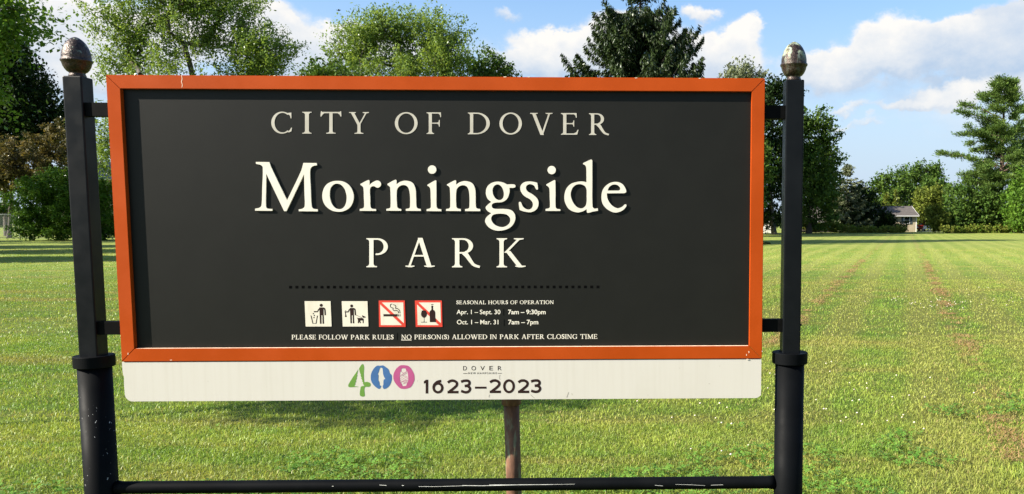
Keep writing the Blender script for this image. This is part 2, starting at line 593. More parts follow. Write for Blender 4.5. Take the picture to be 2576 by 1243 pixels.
CAPS = {
    'I': (.35, [stem(.10)]),
    'C': (.95, band(.50, .5, (.50, .52), (.375, .462), 52, 308, 26, (.025, 0)) + [[(.76, .955), (.93, .975), (.935, .70), (.90, .70), (.87, .83), (.78, .90)], [(.80, .03), (.93, .09), (.965, .26), (.925, .265), (.86, .15), (.79, .095)]]),
    'G': (1.05, band(.50, .5, (.50, .52), (.375, .462), 52, 308, 26, (.025, 0)) + [[(.76, .955), (.93, .975), (.935, .72), (.90, .72), (.87, .83), (.78, .90)], stem(.78, TH, .04, .44, (0, 0, .12, .08)), [(.78, .04), (.93, .10), (.93, .2), (.75, .1)]]),
    'D': (1.0, [stem(.10, s=(.1, 0, .1, 0)), rect(.22, .42, .945, 1), rect(.22, .42, 0, .055)] + band(.40, .5, (.60, .5), (.445, .445), -90, 90, 22)),
    'O': (1.03, band(.515, .5, (.515, .52), (.37, .458), 0, 360, 40, (0, 0))),
    'E': (.78, [stem(.10, s=(.1, 0, .1, 0)), rect(.22, .70, .945, 1), [(.70, 1), (.71, .79), (.675, .79), (.65, .89), (.58, .945)], rect(.22, .57, .485, .535), [(.565, .66), (.595, .66), (.595, .37), (.565, .37), (.545, .46), (.49, .485), (.49, .535), (.545, .56)], rect(.22, .72, 0, .055), [(.73, 0), (.79, .23), (.755, .23), (.69, .11), (.58, .055), (.58, 0)]]),
    'F': (.68, [stem(.10, s=(.1, .1, .1, 0)), rect(.22, .66, .945, 1), [(.66, 1), (.67, .78), (.635, .78), (.61, .89), (.54, .945)], rect(.22, .56, .475, .525), [(.575, .65), (.61, .65), (.61, .34), (.575, .34), (.55, .44), (.48, .475), (.48, .525), (.55, .55)]]),
    'T': (.93, [stem(.395, s=(.14, .14, 0, 0)), rect(.05, .88, .94, 1), [(.02, 1.03), (.06, 1.03), (.08, .945), (.17, .94), (.1, .88), (.04, .79), (0, .79)], [(.88, 1.03), (.92, 1.03), (.93, .79), (.89, .79), (.85, .88), (.76, .94), (.85, .945)]]),
    'Y': (.92, [stem(.39, y1=.47, s=(.14, .14, 0, 0)), diag(.39, .40, .07, .98, .155), diag(.44, .40, .77, .98, .07), tick(.15, 1, .33), tick(.79, 1, .30)]),
    'V': (1.02, [diag(.47, -.02, .09, .97, .155), diag(.50, -.02, .83, .97, .08), tick(.17, 1, .35), tick(.86, 1, .32)]),
    'A': (1.0, [diag(.09, .03, .44, 1.02, .075), diag(.73, .03, .42, 1.02, .16), rect(.24, .72, .37, .425), tick(.15, .055, .31), tick(.82, .055, .36)]),
    'R': (.97, [stem(.10, s=(.1, .1, .1, 0)), rect(.22, .38, .945, 1), rect(.22, .40, .47, .525)] + band(.37, .735, (.335, .265), (.19, .21), -90, 90, 16) + stroke([(.40, .51), (.50, .40), (.62, .22), (.74, .08), (.93, .012)], [.17, .07])),
    'P': (.76, [stem(.10, s=(.1, .12, .1, 0)), rect(.22, .40, .945, 1)] + band(.37, .71, (.37, .29), (.225, .235), -100, 90, 18)),
    'K': (1.0, [stem(.10, s=(.1, .12, .1, .12)), diag(.26, .50, .72, .97, .10), diag(.72, .03, .30, .56, .18), tick(.77, 1, .34), tick(.83, .055, .36)]),
    'N': (1.0, [stem(.10, .07, s=(.1, .1, .1, 0)), stem(.80, .07, s=(0, 0, .1, .1)), diag(.73, 0, .06, 1, .15)]),
    'H': (1.05, [stem(.10), stem(.80), rect(.2, .85, .475, .53)]),
    'L': (.74, [stem(.10, s=(.1, 0, .1, .1)), rect(.22, .68, 0, .055), [(.69, 0), (.75, .24), (.715, .24), (.65, .11), (.54, .055), (.54, 0)]]),
    'U': (.98, [stem(.10, y0=.35, s=(0, 0, .1, .1)), stem(.78, .075, .35, 1, (0, 0, .1, .1))] + band(.475, .36, (.375, .38), (.27, .305), 180, 360, 18, (.035, 0))),
    'W': (1.5, [diag(.42, -.02, .09, .97, .155), diag(.46, -.02, .74, .97, .08), diag(1.0, -.02, .66, .97, .155), diag(1.03, -.02, 1.33, .97, .08), tick(.17, 1, .33), tick(.75, 1, .33), tick(1.36, 1, .30)]),
    'S': (.62, None), 'M': (1.22, None),
    '(': (.36, band(.46, .42, (.40, .60), (.31, .56), 115, 245, 16, (.02, 0))),
    ')': (.36, band(-.10, .42, (.40, .60), (.31, .56), -65, 65, 16, (-.02, 0))),
    ' ': (.38, []),
}


def glyph(ch):
    """(width, list of polygons) in cap-height units; polygons made of an outline come as a single contour"""
    wd, polys = CAPS[ch]
    if ch == 'S':
        polys = [[((x - 1090) / 410, (818 - y) / 392) for x, y in smooth(S_LOW, 4)]]
    if ch == 'M':
        polys = [[((x - 52) / 633 , (803 - y) / 633) for x, y in smooth(M_CAP, 4)]]
    return wd, polys


def set_caps(bm, text, x0, x1, base0, base1, cap, depth, thick, track=.12, bold=0.0):
    """a line of capitals between two measured points (photograph px), letter-spaced to fill the width"""
    total = sum(glyph(c)[0] + track for c in text) - track
    sx = (x1 - x0) / total
    pen = 0.0
    for c in text:
        wd, polys = glyph(c)
        if polys:
            out = []
            for p in polys:
                out.append([sgn(x0 + (pen + q[0]) * sx, base0 + (base1 - base0) * (pen + q[0]) / total - q[1] * cap, depth) for q in p])
            if bold:                  # small type is cut heavier
                out = [[(q[0] + k * bold, q[1]) for q in p] for p in out for k in (-1, 1)] + [[(q[0], q[1] + k * bold * .5) for q in p] for p in out for k in (-1, 1)]
            v, t = union(out)
            extrude(bm, v, t, depth, depth + thick)
        pen += wd + track


def one_cap(bm, ch, x0, x1, y1, y0, depth, thick):
    """one capital fitted into its measured box (y1 top, y0 base line)"""
    wd, polys = glyph(ch)
    xs = [q[0] for p in polys for q in p]
    lo, hi = min(xs), max(xs)
    out = [[sgn(x0 + (q[0] - lo) / (hi - lo) * (x1 - x0), y0 - q[1] * (y0 - y1), depth) for q in p] for p in polys]
    v, t = union(out)
    extrude(bm, v, t, depth, depth + thick)


def sans(name, items, m, parent, depth, thick=.0006):
    """lines in the built-in sans face: (text, x0, x1, baseline y, cap height), photograph px"""
    allbm = bmesh.new()
    for text, x0, x1, yb, cap, bold in items:
        cu = bpy.data.curves.new('text', 'FONT')
        cu.body = text
        cu.offset = bold
        ob = bpy.data.objects.new('text', cu)
        COL.objects.link(ob)
        bpy.context.view_layer.update()
        me = bpy.data.meshes.new_from_object(ob.evaluated_get(bpy.context.evaluated_depsgraph_get()))
        bpy.data.objects.remove(ob)
        bpy.data.curves.remove(cu)
        xs = [v.co.x for v in me.vertices]
        lo, hi = min(xs), max(xs)
        vs = []
        for v in me.vertices:
            vs.append(sgn(x0 + (v.co.x - lo) / (hi - lo) * (x1 - x0), yb - v.co.y / .73 * cap, depth))
        me.calc_loop_triangles()
        tris = [tuple(t.vertices) for t in me.loop_triangles]
        extrude(allbm, vs, tris, depth, depth + thick)
        bpy.data.meshes.remove(me)
    return raw(name, allbm, m, parent)


# ------------------------------------------------------------------ the park sign
SIGN = empty('park_sign', (CX, DIST, 0), 'wide dark park sign in an orange frame between two black acorn-topped posts', 'sign', rz=YAW)
WP = .042                     # depth of the post centres behind the sign's face
U0, U1, Z0, Z1 = -1.125, 1.125, 1.0636, 2.0489
FW, PD = .0455, .0175         # face width of the frame, depth of the recess


def rail_piece(pts, d0, d1):
    bm = bmesh.new()
    f = [bm.verts.new((x, d0, z)) for x, z in pts]
    b = [bm.verts.new((x, d1, z)) for x, z in pts]
    bm.faces.new(f)
    bm.faces.new(b[::-1])
    for i in range(4):
        j = (i + 1) % 4
        bm.faces.new((f[j], f[i], b[i], b[j]))
    bmesh.ops.recalc_face_normals(bm, faces=bm.faces)
    bmesh.ops.bevel(bm, geom=list(bm.edges), offset=.0011, segments=2, affect='EDGES')
    return bm


g = .00035                    # mitre gap
frame = []
frame.append(rail_piece([(U0 + g, Z1), (U1 - g, Z1), (U1 - FW - g, Z1 - FW), (U0 + FW + g, Z1 - FW)], 0, .058))
frame.append(rail_piece([(U0 + g, Z0), (U0 + FW + g, Z0 + FW), (U1 - FW - g, Z0 + FW), (U1 - g, Z0)], 0, .058))
frame.append(rail_piece([(U0, Z1 - g), (U0 + FW, Z1 - FW - g), (U0 + FW, Z0 + FW + g), (U0, Z0 + g)], 0, .058))
frame.append(rail_piece([(U1, Z1 - g), (U1, Z0 + g), (U1 - FW, Z0 + FW + g), (U1 - FW, Z1 - FW - g)], 0, .058))
fr = []
for b in frame:
    fr.append(obj('frame_rail', b, M_ORANGE, SIGN))
bm = bmesh.new()
box(bm, U0 + FW - .004, U1 - FW + .004, PD, PD + .02, Z0 + FW - .004, Z1 - FW + .004)
obj('panel', bm, M_PANEL, SIGN)
# pale crack across the upper frame rail and nicks in the paint
bm = bmesh.new()
for pts in ([(456, 189), (458, 198), (456.5, 206), (458.5, 213), (457.5, 220)],):
    polys = [[sgn(x, y, -.0004) for x, y in q] for q in stroke(pts, 1.3)]
    v, t = union(polys)
    extrude(bm, v, t, -.0004, .0006)
    raw('paint_crack', bm, M_SCRATCH_LEDGE, fr[0])
for (x, y, a, b_) in ((920, 191, 3, .9), (1270, 193.5, 4, 1.0), (1600, 196, 3.5, .9), (690, 190.5, 3, .8), (1330, 193.8, 3, .8), (1760, 197, 3, .9), (1880, 904, 3, 1.), (1878, 893, 1.0, 2.5), (1884, 886, 1.0, 3), (430, 906, 3, .8), (322, 890, .9, 3)):
    bm = bmesh.new()
    v, t = union([[sgn(x + i, y + j, -.0004) for i, j in ((-a, -b_ * .6), (a * .8, -b_), (a, b_ * .5), (-a * .6, b_))]])
    extrude(bm, v, t, -.0004, .0006)
    raw('paint_scratch', bm, M_SCRATCH_LEDGE, fr[0 if y < 400 else 1])
# pale strip painted as the sunlit ledge inside the lower rail
bm = bmesh.new()
for u0, u1 in ((U0 + FW + .006, U1 - FW - .004),):
    bm = bmesh.new()
    box(bm, u0, u1, .0012, .0135, Z0 + FW + .0001, Z0 + FW + .0005)
    raw('lit_ledge_line', bm, M_SCRATCH_LEDGE, fr[1])

# posts, each with sleeve, collar and acorn finial
posts = []
for k, uc in enumerate((-1.2465, 1.2335)):
    bm = bmesh.new()
    box(bm, uc - .032, uc + .032, WP - .0315, WP + .0315, 1.03, 2.0475, .0045)
    po = obj('post', bm, M_BLACK, SIGN)
    tag(po, 'square black post with a dark bronze acorn finial and chipped sleeve' if k == 0 else 'square black post with a green streaked acorn finial')
    bm = bmesh.new()
    lathe(bm, [(0, -.1), (.0525, -.1), (.0525, 1.043), (0, 1.043)], 48, (uc, WP))
    obj('sleeve', bm, M_SLEEVE if k == 0 else M_TUBE, po, True)
    bm = bmesh.new()
    lathe(bm, [(.0535, 1.040), (.0625, 1.040), (.0638, 1.0415), (.0638, 1.079), (.0625, 1.0805), (.02, 1.0805)], 56, (uc, WP))
    obj('collar', bm, M_TUBE, po, False)
    zb = 2.047
    bm = bmesh.new()
    lathe(bm, [(.0255, 0), (.027, .003), (.0245, .009), (.0235, .014), (.027, .0175), (.030, .0185), (.036, .026), (.0415, .037), (.0445, .049), (.0470, .0515), (.0480, .0550), (.0470, .0585), (.0440, .0610),
               (.0443, .066), (.0438, .075), (.0412, .088), (.0368, .101), (.0300, .114), (.0215, .1245), (.0125, .1315), (.005, .1350), (0, .1356)], 48)
    fi = obj('finial', bm, M_BRONZE if k == 0 else M_VERDI, po, True)
    fi.location = (uc, WP, zb)
    for s_ in (1,):
        pass
    # brackets tying the frame to the post, with a bolt through the post
    for z0, z1 in ((1.9125, 1.9590), (1.1560, 1.2025)):
        a, b_ = (uc + .0325, U0 - .0003) if k == 0 else (U1 + .0003, uc - .0325)
        bm = bmesh.new()
        box(bm, a, b_, .020, .050, z0, z1, .0012)
        obj('bracket', bm, M_BRACKET, SIGN)
        bm = bmesh.new()
        zc = (z0 + z1) / 2
        r = bmesh.ops.create_cone(bm, cap_ends=True, segments=6, radius1=.0085, radius2=.003, depth=.010)
        bmesh.ops.rotate(bm, verts=r['verts'], cent=(0, 0, 0), matrix=Matrix.Rotation(R(-90 if k == 0 else 90), 3, 'Y'))
        bmesh.ops.translate(bm, verts=r['verts'], vec=(uc - .037 if k == 0 else uc + .037, .042, zc))
        obj('bolt', bm, M_BLACK, po)
# cross rail low between the sleeves
bm = bmesh.new()
tube(bm, [(-1.190, WP, .5985), (-1.17, WP, .5985), (0, WP, .597), (1.16, WP, .596), (1.182, WP, .596)], [.026, .0228, .0228, .0228, .026], 28)
ra = obj('cross_rail', bm, M_TUBE, SIGN, True)
bm = bmesh.new()
for pts, wd in (([(1160, 1226), (1210, 1226.5), (1280, 1225)], 1.8), ([(1228, 1224.6), (1330, 1224), (1390, 1223.5)], 1.7), ([(1050, 1228.5), (1100, 1228.5), (1165, 1226.5)], 1.1), ([(950, 1225), (968, 1226)], 1.4), ([(1648, 1225), (1668, 1227)], 1.3), ([(1700, 1223), (1740, 1224), (1775, 1226)], .9), ([(1790, 1225), (1820, 1224)], 1.0), ([(830, 1228), (834, 1228)], 1.5), ([(1007, 1226), (1012, 1226)], 1.6), ([(1230, 1225), (1268, 1225.4), (1445, 1222.5)], .9)):
    c = [sgn(x, y, 0) for x, y in pts]
    zz = [(u, WP - math.sqrt(max(.0228**2 - (z - .597)**2, 0)) - .0001, z) for u, z in c]
    bm = bmesh.new()
    tube(bm, zz, wd / 1500, 5)
    obj('paint_scratch', bm, M_STEEL, ra)

# lower white board, corners rounded, left edge chipped
bm = bmesh.new()
BW = .0025                    # the board is nearly flush with the frame
zb0, zb1, ul, ur, rr = .9195, Z0 - .0026, -1.1262, 1.1235, .026
pts = [(ul, zb1), (ul + .0005, 1.03), (ul + .0015, 1.016), (ul + .0045, 1.010), (ul + .0035, .992), (ul + .0030, .975), (ul + .0035, .962)]
pts += [(ul + .004 + rr - rr * math.cos(a), zb0 + .002 + rr - rr * math.sin(a)) for a in [math.pi / 2 * i / 8 for i in range(9)]]
pts += [(ur - .020 + .020 * math.sin(a), zb0 + .020 - .020 * math.cos(a)) for a in [math.pi / 2 * i / 8 for i in range(9)]]
pts += [(ur, zb1)]
v, t = holes([pts])
extrude(bm, v, t, BW, .0105)
bd = raw('lower_board', bm, M_BOARD, SIGN)
bm = bmesh.new()
box(bm, U0 + .004, U1 - .004, .0060, .0095, Z0 - .0025, Z0 - .0001)
raw('shadow_gap_strip', bm, M_SEAM, SIGN)

# ---- lettering on the panel
DP = PD - .0002
bm = bmesh.new()
A0, SA = (860, 345), 4.441
def cbox(o, sc, x0, x1, y1, y0):
    return (o[0] + x0 / sc) / SRC, (o[0] + x1 / sc) / SRC, (o[1] + y1 / sc) / SRC, (o[1] + y0 / sc) / SRC
for ch, x0, x1, y1, y0 in (('C', 70, 368, 75, 379), ('I', 515, 648, 72, 384), ('T', 775, 1075, 73, 384), ('Y', 1185, 1470, 76, 386), ('O', 1842, 2168, 82, 386), ('F', 2297, 2505, 80, 389)):
    X0, X1, Y1, Y0 = cbox(A0, SA, x0, x1, y1, y0)
    bm = bmesh.new()
    one_cap(bm, ch, X0, X1, Y1, Y0, DP - .0008, .0008)
    raw('letter', bm, M_GREYLET, SIGN)
for ch, x0, x1, y1, y0 in (('D', 135, 450, 83, 393), ('O', 588, 910, 88, 392), ('V', 1027, 1350, 88, 397), ('E', 1470, 1722, 90, 399), ('R', 1872, 2160, 93, 403)):
    X0, X1, Y1, Y0 = cbox((1480, 345), SA, x0, x1, y1, y0)
    bm = bmesh.new()
    one_cap(bm, ch, X0, X1, Y1, Y0, DP - .0008, .0008)
    raw('letter', bm, M_GREYLET, SIGN)

LD = DP - .0050
bm = bmesh.new()
VA, VB = view(810, 480, 3.963, LD), view(1400, 480, 3.963, LD)
N1 = [(1747,450,1),(1848,398),(1862,408),(1862,458,1),(1910,425),(1985,410),(2070,440),(2106,520),(2112,600),(2118,740),(2135,765),(2172,772,1),(2174,797,1),(1982,796,1),(1982,772,1),(2025,762),(2036,740),(2032,570),(2005,488),(1950,465),(1890,490),(1866,540),(1870,740),(1888,765),(1922,772,1),(1924,796,1),(1732,794,1),(1734,770,1),(1775,762),(1787,740),(1782,500),(1768,480),(1748,465,1)]
N2 = [(170,458,1),(272,405),(286,412),(286,462,1),(335,430),(410,415),(495,445),(531,520),(536,600),(540,740),(556,765),(595,773,1),(596,800,1),(402,799,1),(402,774,1),(447,764),(458,742),(455,570),(430,492),(375,468),(314,492),(289,545),(290,740),(308,765),(346,773,1),(348,799,1),(158,797,1),(160,772,1),(200,764),(212,742),(207,505),(192,482),(170,468,1)]
I1 = [(2258,463,1),(2360,405),(2372,412,1),(2373,560),(2375,740),(2392,768),(2436,775,1),(2436,801,1),(2248,799,1),(2248,774,1),(2290,764),(2302,745),(2300,620),(2295,515),(2280,488),(2258,475,1)]
I2 = [(1442,458,1),(1545,402),(1557,408,1),(1559,560),(1560,740),(1576,768),(1620,775,1),(1622,797,1),(1432,797,1),(1432,772,1),(1475,762),(1488,742),(1485,620),(1480,510),(1465,485),(1442,470,1)]
RL = [(1400,452,1),(1500,402),(1516,410),(1516,465,1),(1560,430),(1620,408),(1662,438),(1655,482),(1618,500),(1572,480),(1535,492),(1522,530),(1526,640),(1530,745),(1550,768),(1600,772,1),(1602,797,1),(1392,796,1),(1392,772,1),(1435,762),(1448,740),(1445,620),(1440,505),(1425,480),(1402,465,1)]
O_O = [(1115,412),(1190,425),(1260,472),(1302,545),(1315,620),(1298,700),(1255,762),(1185,800),(1115,808),(1045,795),(975,752),(930,690),(913,610),(925,530),(965,462),(1035,422)]
O_I = [(1100,448),(1150,462),(1195,510),(1220,580),(1225,640),(1212,710),(1180,758),(1135,775),(1085,762),(1040,715),(1015,650),(1008,580),(1018,510),(1055,462)]
G_O = [(820,422),(890,434),(938,458,1),(1030,458),(1047,478),(1035,498),(970,502,1),(970,560),(940,640),(880,682),(800,690),(762,700),(742,725),(757,760),(805,771),(900,771),(990,787),(1038,840),(1040,920),(990,1000),(900,1042),(800,1048),(710,1010),(660,940),(668,890),(705,850),(737,826,1),(690,798),(665,755),(690,720),(737,682,1),(690,640),(668,570),(685,490),(740,440)]
G_1 = [(815,457),(870,490),(898,570),(885,635),(840,658),(790,635),(756,570),(762,495)]
G_2 = [(790,837),(860,832),(935,845),(978,893),(968,955),(910,998),(840,1000),(768,962),(735,900),(752,855)]
D_O = [(1912,185,1),(2015,140),(2030,150,1),(2030,400),(2033,735),(2055,766),(2100,762,1),(2103,795,1),(2040,805),(1975,822),(1960,815,1),(1958,775,1),(1900,805),(1830,815),(1740,780),(1690,710),(1672,630),(1690,530),(1750,455),(1840,425),(1905,420),(1955,430,1),(1955,340),(1952,245),(1940,215),(1912,198,1)]
D_I = [(1875,455),(1930,475),(1955,515),(1958,600),(1956,690),(1937,740),(1885,765),(1820,735),(1770,660),(1753,580),(1775,505),(1820,464)]
E_O = [(2330,425),(2410,450),(2452,505),(2463,555),(2440,570,1),(2215,572,1),(2225,640),(2275,720),(2350,762),(2410,745),(2450,712),(2468,724),(2450,760),(2400,800),(2320,818),(2230,782),(2165,710),(2147,620),(2168,520),(2240,448)]
E_I = [(2225,537,1),(2245,492),(2290,462),(2340,462),(2380,490),(2386,522),(2370,537,1)]
for vw, cs in ((VA, [M_CAP]), (VA, [O_O, O_I]), (VA, [RL]), (VA, [N1]), (VA, [I1]), (VB, [N2]), (VB, [G_O, G_1, G_2]), (VB, [S_LOW]), (VB, [I2]), (VB, [D_O, D_I]), (VB, [E_O, E_I])):
    bm = bmesh.new()
    v, t = holes([[vw(p) for p in smooth(c, 8)] for c in cs])
    extrude(bm, v, t, LD, LD + .0050)
    dot = {id(I1): (2318, 268, 54), id(I2): (1510, 274, 53)}.get(id(cs[0]))
    if dot:
        v, t = holes([[vw(p) for p in disc(*dot, n=40)]])
        extrude(bm, v, t, LD, LD + .0050)
    raw('raised_letter', bm, M_LETTER, SIGN)

bm = bmesh.new()
for ch, x0, x1, y1, y0 in (('P', 288, 482, 138, 400), ('A', 641, 906, 140, 400), ('R', 1062, 1316, 138, 401), ('K', 1465, 1728, 138, 401)):
    X0, X1, Y1, Y0 = cbox((1080, 720), 2.8, x0, x1, y1, y0)
    bm = bmesh.new()
    one_cap(bm, ch, X0, X1, Y1, Y0, DP - .0012, .0012)
    raw('letter', bm, M_LETTER, SIGN)

bm = bmesh.new()
for i in range(50):
    x = 730.5 + i * (1504 - 730.5) / 49
    y = 722.3 - .6 * i / 49
    v, t = union([[sgn(x + a, y + b, DP - .0004) for a, b in ((-3.4, -3.2), (3.4, -3.2), (3.4, 3.2), (-3.4, 3.2))]])
    extrude(bm, v, t, DP - .0004, DP)
raw('dotted_rule', bm, M_DOT, SIGN)
for x, y0, y1 in ((1267, 777, 794), (1268, 803, 820), (999.5, 838, 855)):
    bm = bmesh.new()
    v, t = union([[sgn(x + a, b, DP - .0004) for a, b in ((-.6, y0), (.6, y0), (.6, y1), (-.6, y1))]])
    extrude(bm, v, t, DP - .0004, DP)
    raw('divider', bm, M_DOT, SIGN)
# hours and rules
def hv(x, y): return ((1400 + x / 4.293) / SRC, (930 + y / 4.293) / SRC)
bm = bmesh.new()
a, b_ = hv(315, 225), hv(1665, 222)
set_caps(bm, 'SEASONAL HOURS OF OPERATION', a[0], b_[0], a[1], b_[1], 50 / 4.293 / SRC, DP - .0004, .0004, .13, .00026)
raw('hours_heading', bm, M_SMALLET, SIGN)
its = []
for s_, x0, x1, yb, bo in (('Apr. 1 – Sept. 30', 318, 925, 362, .010), ('7am – 9:30pm', 1032, 1552, 362, .018), ('Oct. 1 – Mar. 31', 323, 897, 502, .010), ('7am – 7pm', 1034, 1450, 502, .018)):
    a, b_ = hv(x0, yb), hv(x1, yb)
    sans('hours_lettering', [(s_, a[0], b_[0], a[1], 64 / 4.293 / SRC, bo)], M_SMALLET, SIGN, DP - .0004)
bm = bmesh.new()
def rv(x, y): return ((900 + x / 4.293) / SRC, (930 + y / 4.293) / SRC)
a, b_ = rv(178, 712), rv(1590, 712)
set_caps(bm, 'PLEASE FOLLOW PARK RULES', a[0], b_[0], a[1], b_[1], 63 / 4.293 / SRC, DP - .0004, .0004, .12, .00024)
raw('rules_lettering', bm, M_SMALLET, SIGN)
bm = bmesh.new()
a, b_ = rv(1700, 711), (hv(2268, 705))
set_caps(bm, 'NO PERSON(S) ALLOWED IN PARK AFTER CLOSING TIME', a[0], b_[0], a[1], b_[1] - .3, 63 / 4.293 / SRC, DP - .0004, .0004, .12, .00024)
v, t = union([[sgn(*rv(*q), DP - .0004) for q in ((1697, 717), (1842, 717), (1842, 725), (1697, 725))]])
extrude(bm, v, t, DP - .0004, DP)
raw('rules_lettering', bm, M_SMALLET, SIGN)

# pictogram plates
V1, V2 = (lambda q, d: view(960, 960, 9.908, d)(q)), (lambda q, d: view(1220, 960, 11.3, d)(q))


def plate(vw, corners, m, lbl):
    bm = bmesh.new()
    dpt = DP - .0012
    v, t = union([[vw(q, dpt) for q in corners]])
    extrude(bm, v, t, dpt, dpt + .0012)
    return tag(raw('pictogram_plate', bm, m, SIGN), lbl)


def picto(vw, polys, m, parent, name, lift=.0003):
    bm = bmesh.new()
    dpt = DP - .0012 - lift
    v, t = union([[vw(q, dpt) for q in p] for p in polys])
    extrude(bm, v, t, dpt, dpt + .0002)
    return raw(name, bm, m, parent)


p1 = plate(V1, [(232, 124), (1060, 124), (1094, 933), (266, 935)], M_PLATE, 'cream plate showing a figure dropping litter into a bin')
man = lambda x, y, k: [disc(762*0 + x, y, 50*k)] + [[(x - 60*k, y + 68*k), (x + 75*k, y + 68*k), (x + 75*k, y + 320*k), (x - 50*k, y + 320*k)], [(x - 50*k, y + 310*k), (x + 4*k, y + 310*k), (x + 8*k, y + 590*k), (x - 40*k, y + 590*k)], [(x + 36*k, y + 310*k), (x + 78*k, y + 310*k), (x + 90*k, y + 590*k), (x + 44*k, y + 590*k)]] + stroke([(x + 50*k, y + 92*k), (x + 100*k, y + 105*k), (x + 118*k, y + 160*k), (x + 128*k, y + 315*k)], 44*k) + stroke([(x - 40*k, y + 95*k), (x - 80*k, y + 130*k), (x - 120*k, y + 202*k), (x - 235*k, y + 205*k)], 38*k, curve=False)
picto(V1, man(763, 256, 1.0) + stroke([(438, 590), (495, 835), (598, 835), (640, 590)], 26, curve=False) + [rect(415, 450, 586, 600), rect(620, 655, 586, 600), disc(510, 524, 20, n=12), disc(540, 580, 20, n=12), rect(512, 548, 632, 664)], M_DARKLET, p1, 'litter_figure')
p2 = plate(V1, [(1418, 126), (2240, 126), (2272, 933), (1452, 935)], M_PLATE, 'cream plate showing a figure walking a dog on a leash')
picto(V1, man(1735, 276, .94) + stroke([(1535, 480), (1545, 560), (1548, 600)], [16, 46]) + [disc(1548, 605, 28, n=16), disc(1540, 430, 22, 10, n=10)] + stroke([(1862, 562), (2065, 650)], 12, curve=False)
      + [[(1895, 650), (1945, 660), (2080, 662), (2125, 690), (2120, 740), (2030, 742), (1985, 770), (1940, 760), (1930, 690)], [(1938, 740), (1990, 740), (1965, 828), (1935, 828)], [(1960, 750), (1995, 745), (2040, 820), (2010, 828)], [(2085, 720), (2122, 720), (2118, 828), (2090, 828)], [(2065, 572), (2120, 595), (2185, 625), (2180, 645), (2110, 655), (2085, 640)]], M_DARKLET, p2, 'dog_walker_figure')
REDB = ([(30, 118), (980, 118), (1012, 1080), (32 + 10, 1080)], [(1350, 118), (2330, 118), (2355, 1080), (1380, 1080)])
p3 = plate(V2, REDB[0], M_RED, 'red bordered plate with a slash over a smoking cigarette')
picto(V2, [[(145, 190), (925, 190), (948, 945)]], M_PLATE, p3, 'plate_field')
picto(V2, [[(82, 262), (875, 1015), (110, 1015)]], M_PLATE, p3, 'plate_field')
picto(V2, [rect(203, 705, 615, 695), rect(722, 737, 618, 695), rect(755, 770, 618, 695), rect(800, 818, 618, 695)] + stroke([(520, 240), (465, 262), (452, 320), (480, 370), (555, 395), (545, 440), (585, 485), (690, 485), (740, 515), (750, 580)], 24) + stroke([(560, 265), (625, 290), (655, 345), (640, 400), (720, 415), (780, 465), (800, 520), (805, 580)], 24), M_DARKLET, p3, 'cigarette_figure', .0006)
p4 = plate(V2, REDB[1], M_RED, 'red bordered plate with a slash over a wine glass and bottle')
picto(V2, [[(1488, 190), (2278, 190), (2298, 945)]], M_PLATE, p4, 'plate_field')
picto(V2, [[(1428, 262), (2222, 1015), (1452, 1015)]], M_PLATE, p4, 'plate_field')
picto(V2, [smooth([(1605, 485, 1), (1665, 475), (1740, 482, 1), (1778, 570), (1785, 630), (1760, 700), (1685, 748), (1610, 705), (1575, 640), (1580, 560)], 5), rect(1678, 1694, 740, 890), rect(1580, 1790, 898, 916), [(1650, 898), (1720, 898), (1694, 885), (1678, 885)], smooth([(1945, 305, 1), (2015, 305, 1), (2015, 450), (2060, 480), (2092, 560), (2095, 700), (2110, 905, 1), (1895, 905, 1), (1890, 700), (1882, 560), (1905, 495), (1950, 455)], 5), rect(1942, 2020, 250, 272)], M_DARKLET, p4, 'glass_and_bottle_figure', .0006)

# ---- anniversary board
DB = BW - .0004


def film(name, vw, contours_list, m, lift=0.0, un=False):
    bm = bmesh.new()
    for cs in contours_list:
        if un:
            v, t = union([[vw(q) for q in p] for p in cs])
        else:
            v, t = holes([[vw(q) for q in smooth(c, 4)] for c in cs])
        extrude(bm, v, t, DB - lift, BW)
    return raw(name, bm, m, bd)


VL = view(1100, 1160, 8.877, DB)
film('logo_numeral', VL, [[[(625,135),(655,165),(668,240),(660,400),(665,560),(672,655,1),(770,650),(830,675),(855,715),(840,770),(800,790),(710,792),(680,830),(680,930),(688,1030),(665,1065),(580,1060),(548,1020),(550,930),(565,840),(572,795),(600,775),(680,760,1),(650,735,1),(655,720,1),(630,690,1),(648,680,1),(605,620,1),(625,610,1),(580,545,1),(600,540,1),(565,460,1),(580,455,1),(545,370,1),(530,290,1),(518,278,1),(570,190)]],
                          [[(500,292,1),(485,350,1),(468,450,1),(480,460,1),(450,535,1),(462,545,1),(430,610,1),(445,625,1),(410,690,1),(425,705,1),(390,760,1),(410,772,1),(510,788,1),(400,795),(240,798),(215,765),(225,715),(300,590),(370,480),(440,380)]]], M_GREEN)
film('logo_numeral', VL, [[[(1060,180),(1130,185),(1215,178),(1290,225),(1370,290),(1410,400),(1455,450),(1465,540),(1450,640),(1400,750),(1330,820),(1235,850),(1205,800),(1205,750,1),(1220,740),(1230,590),(1275,560,1),(1240,500),(1215,420),(1195,260),(1160,240),(1125,255),(1090,360),(1060,430,1),(1080,450),(1080,600),(1110,660),(1115,745,1),(1155,765),(1150,800),(1105,850),(1020,810),(940,735),(880,640),(860,540),(870,420),(930,290),(1000,210)]]], M_BLUE)
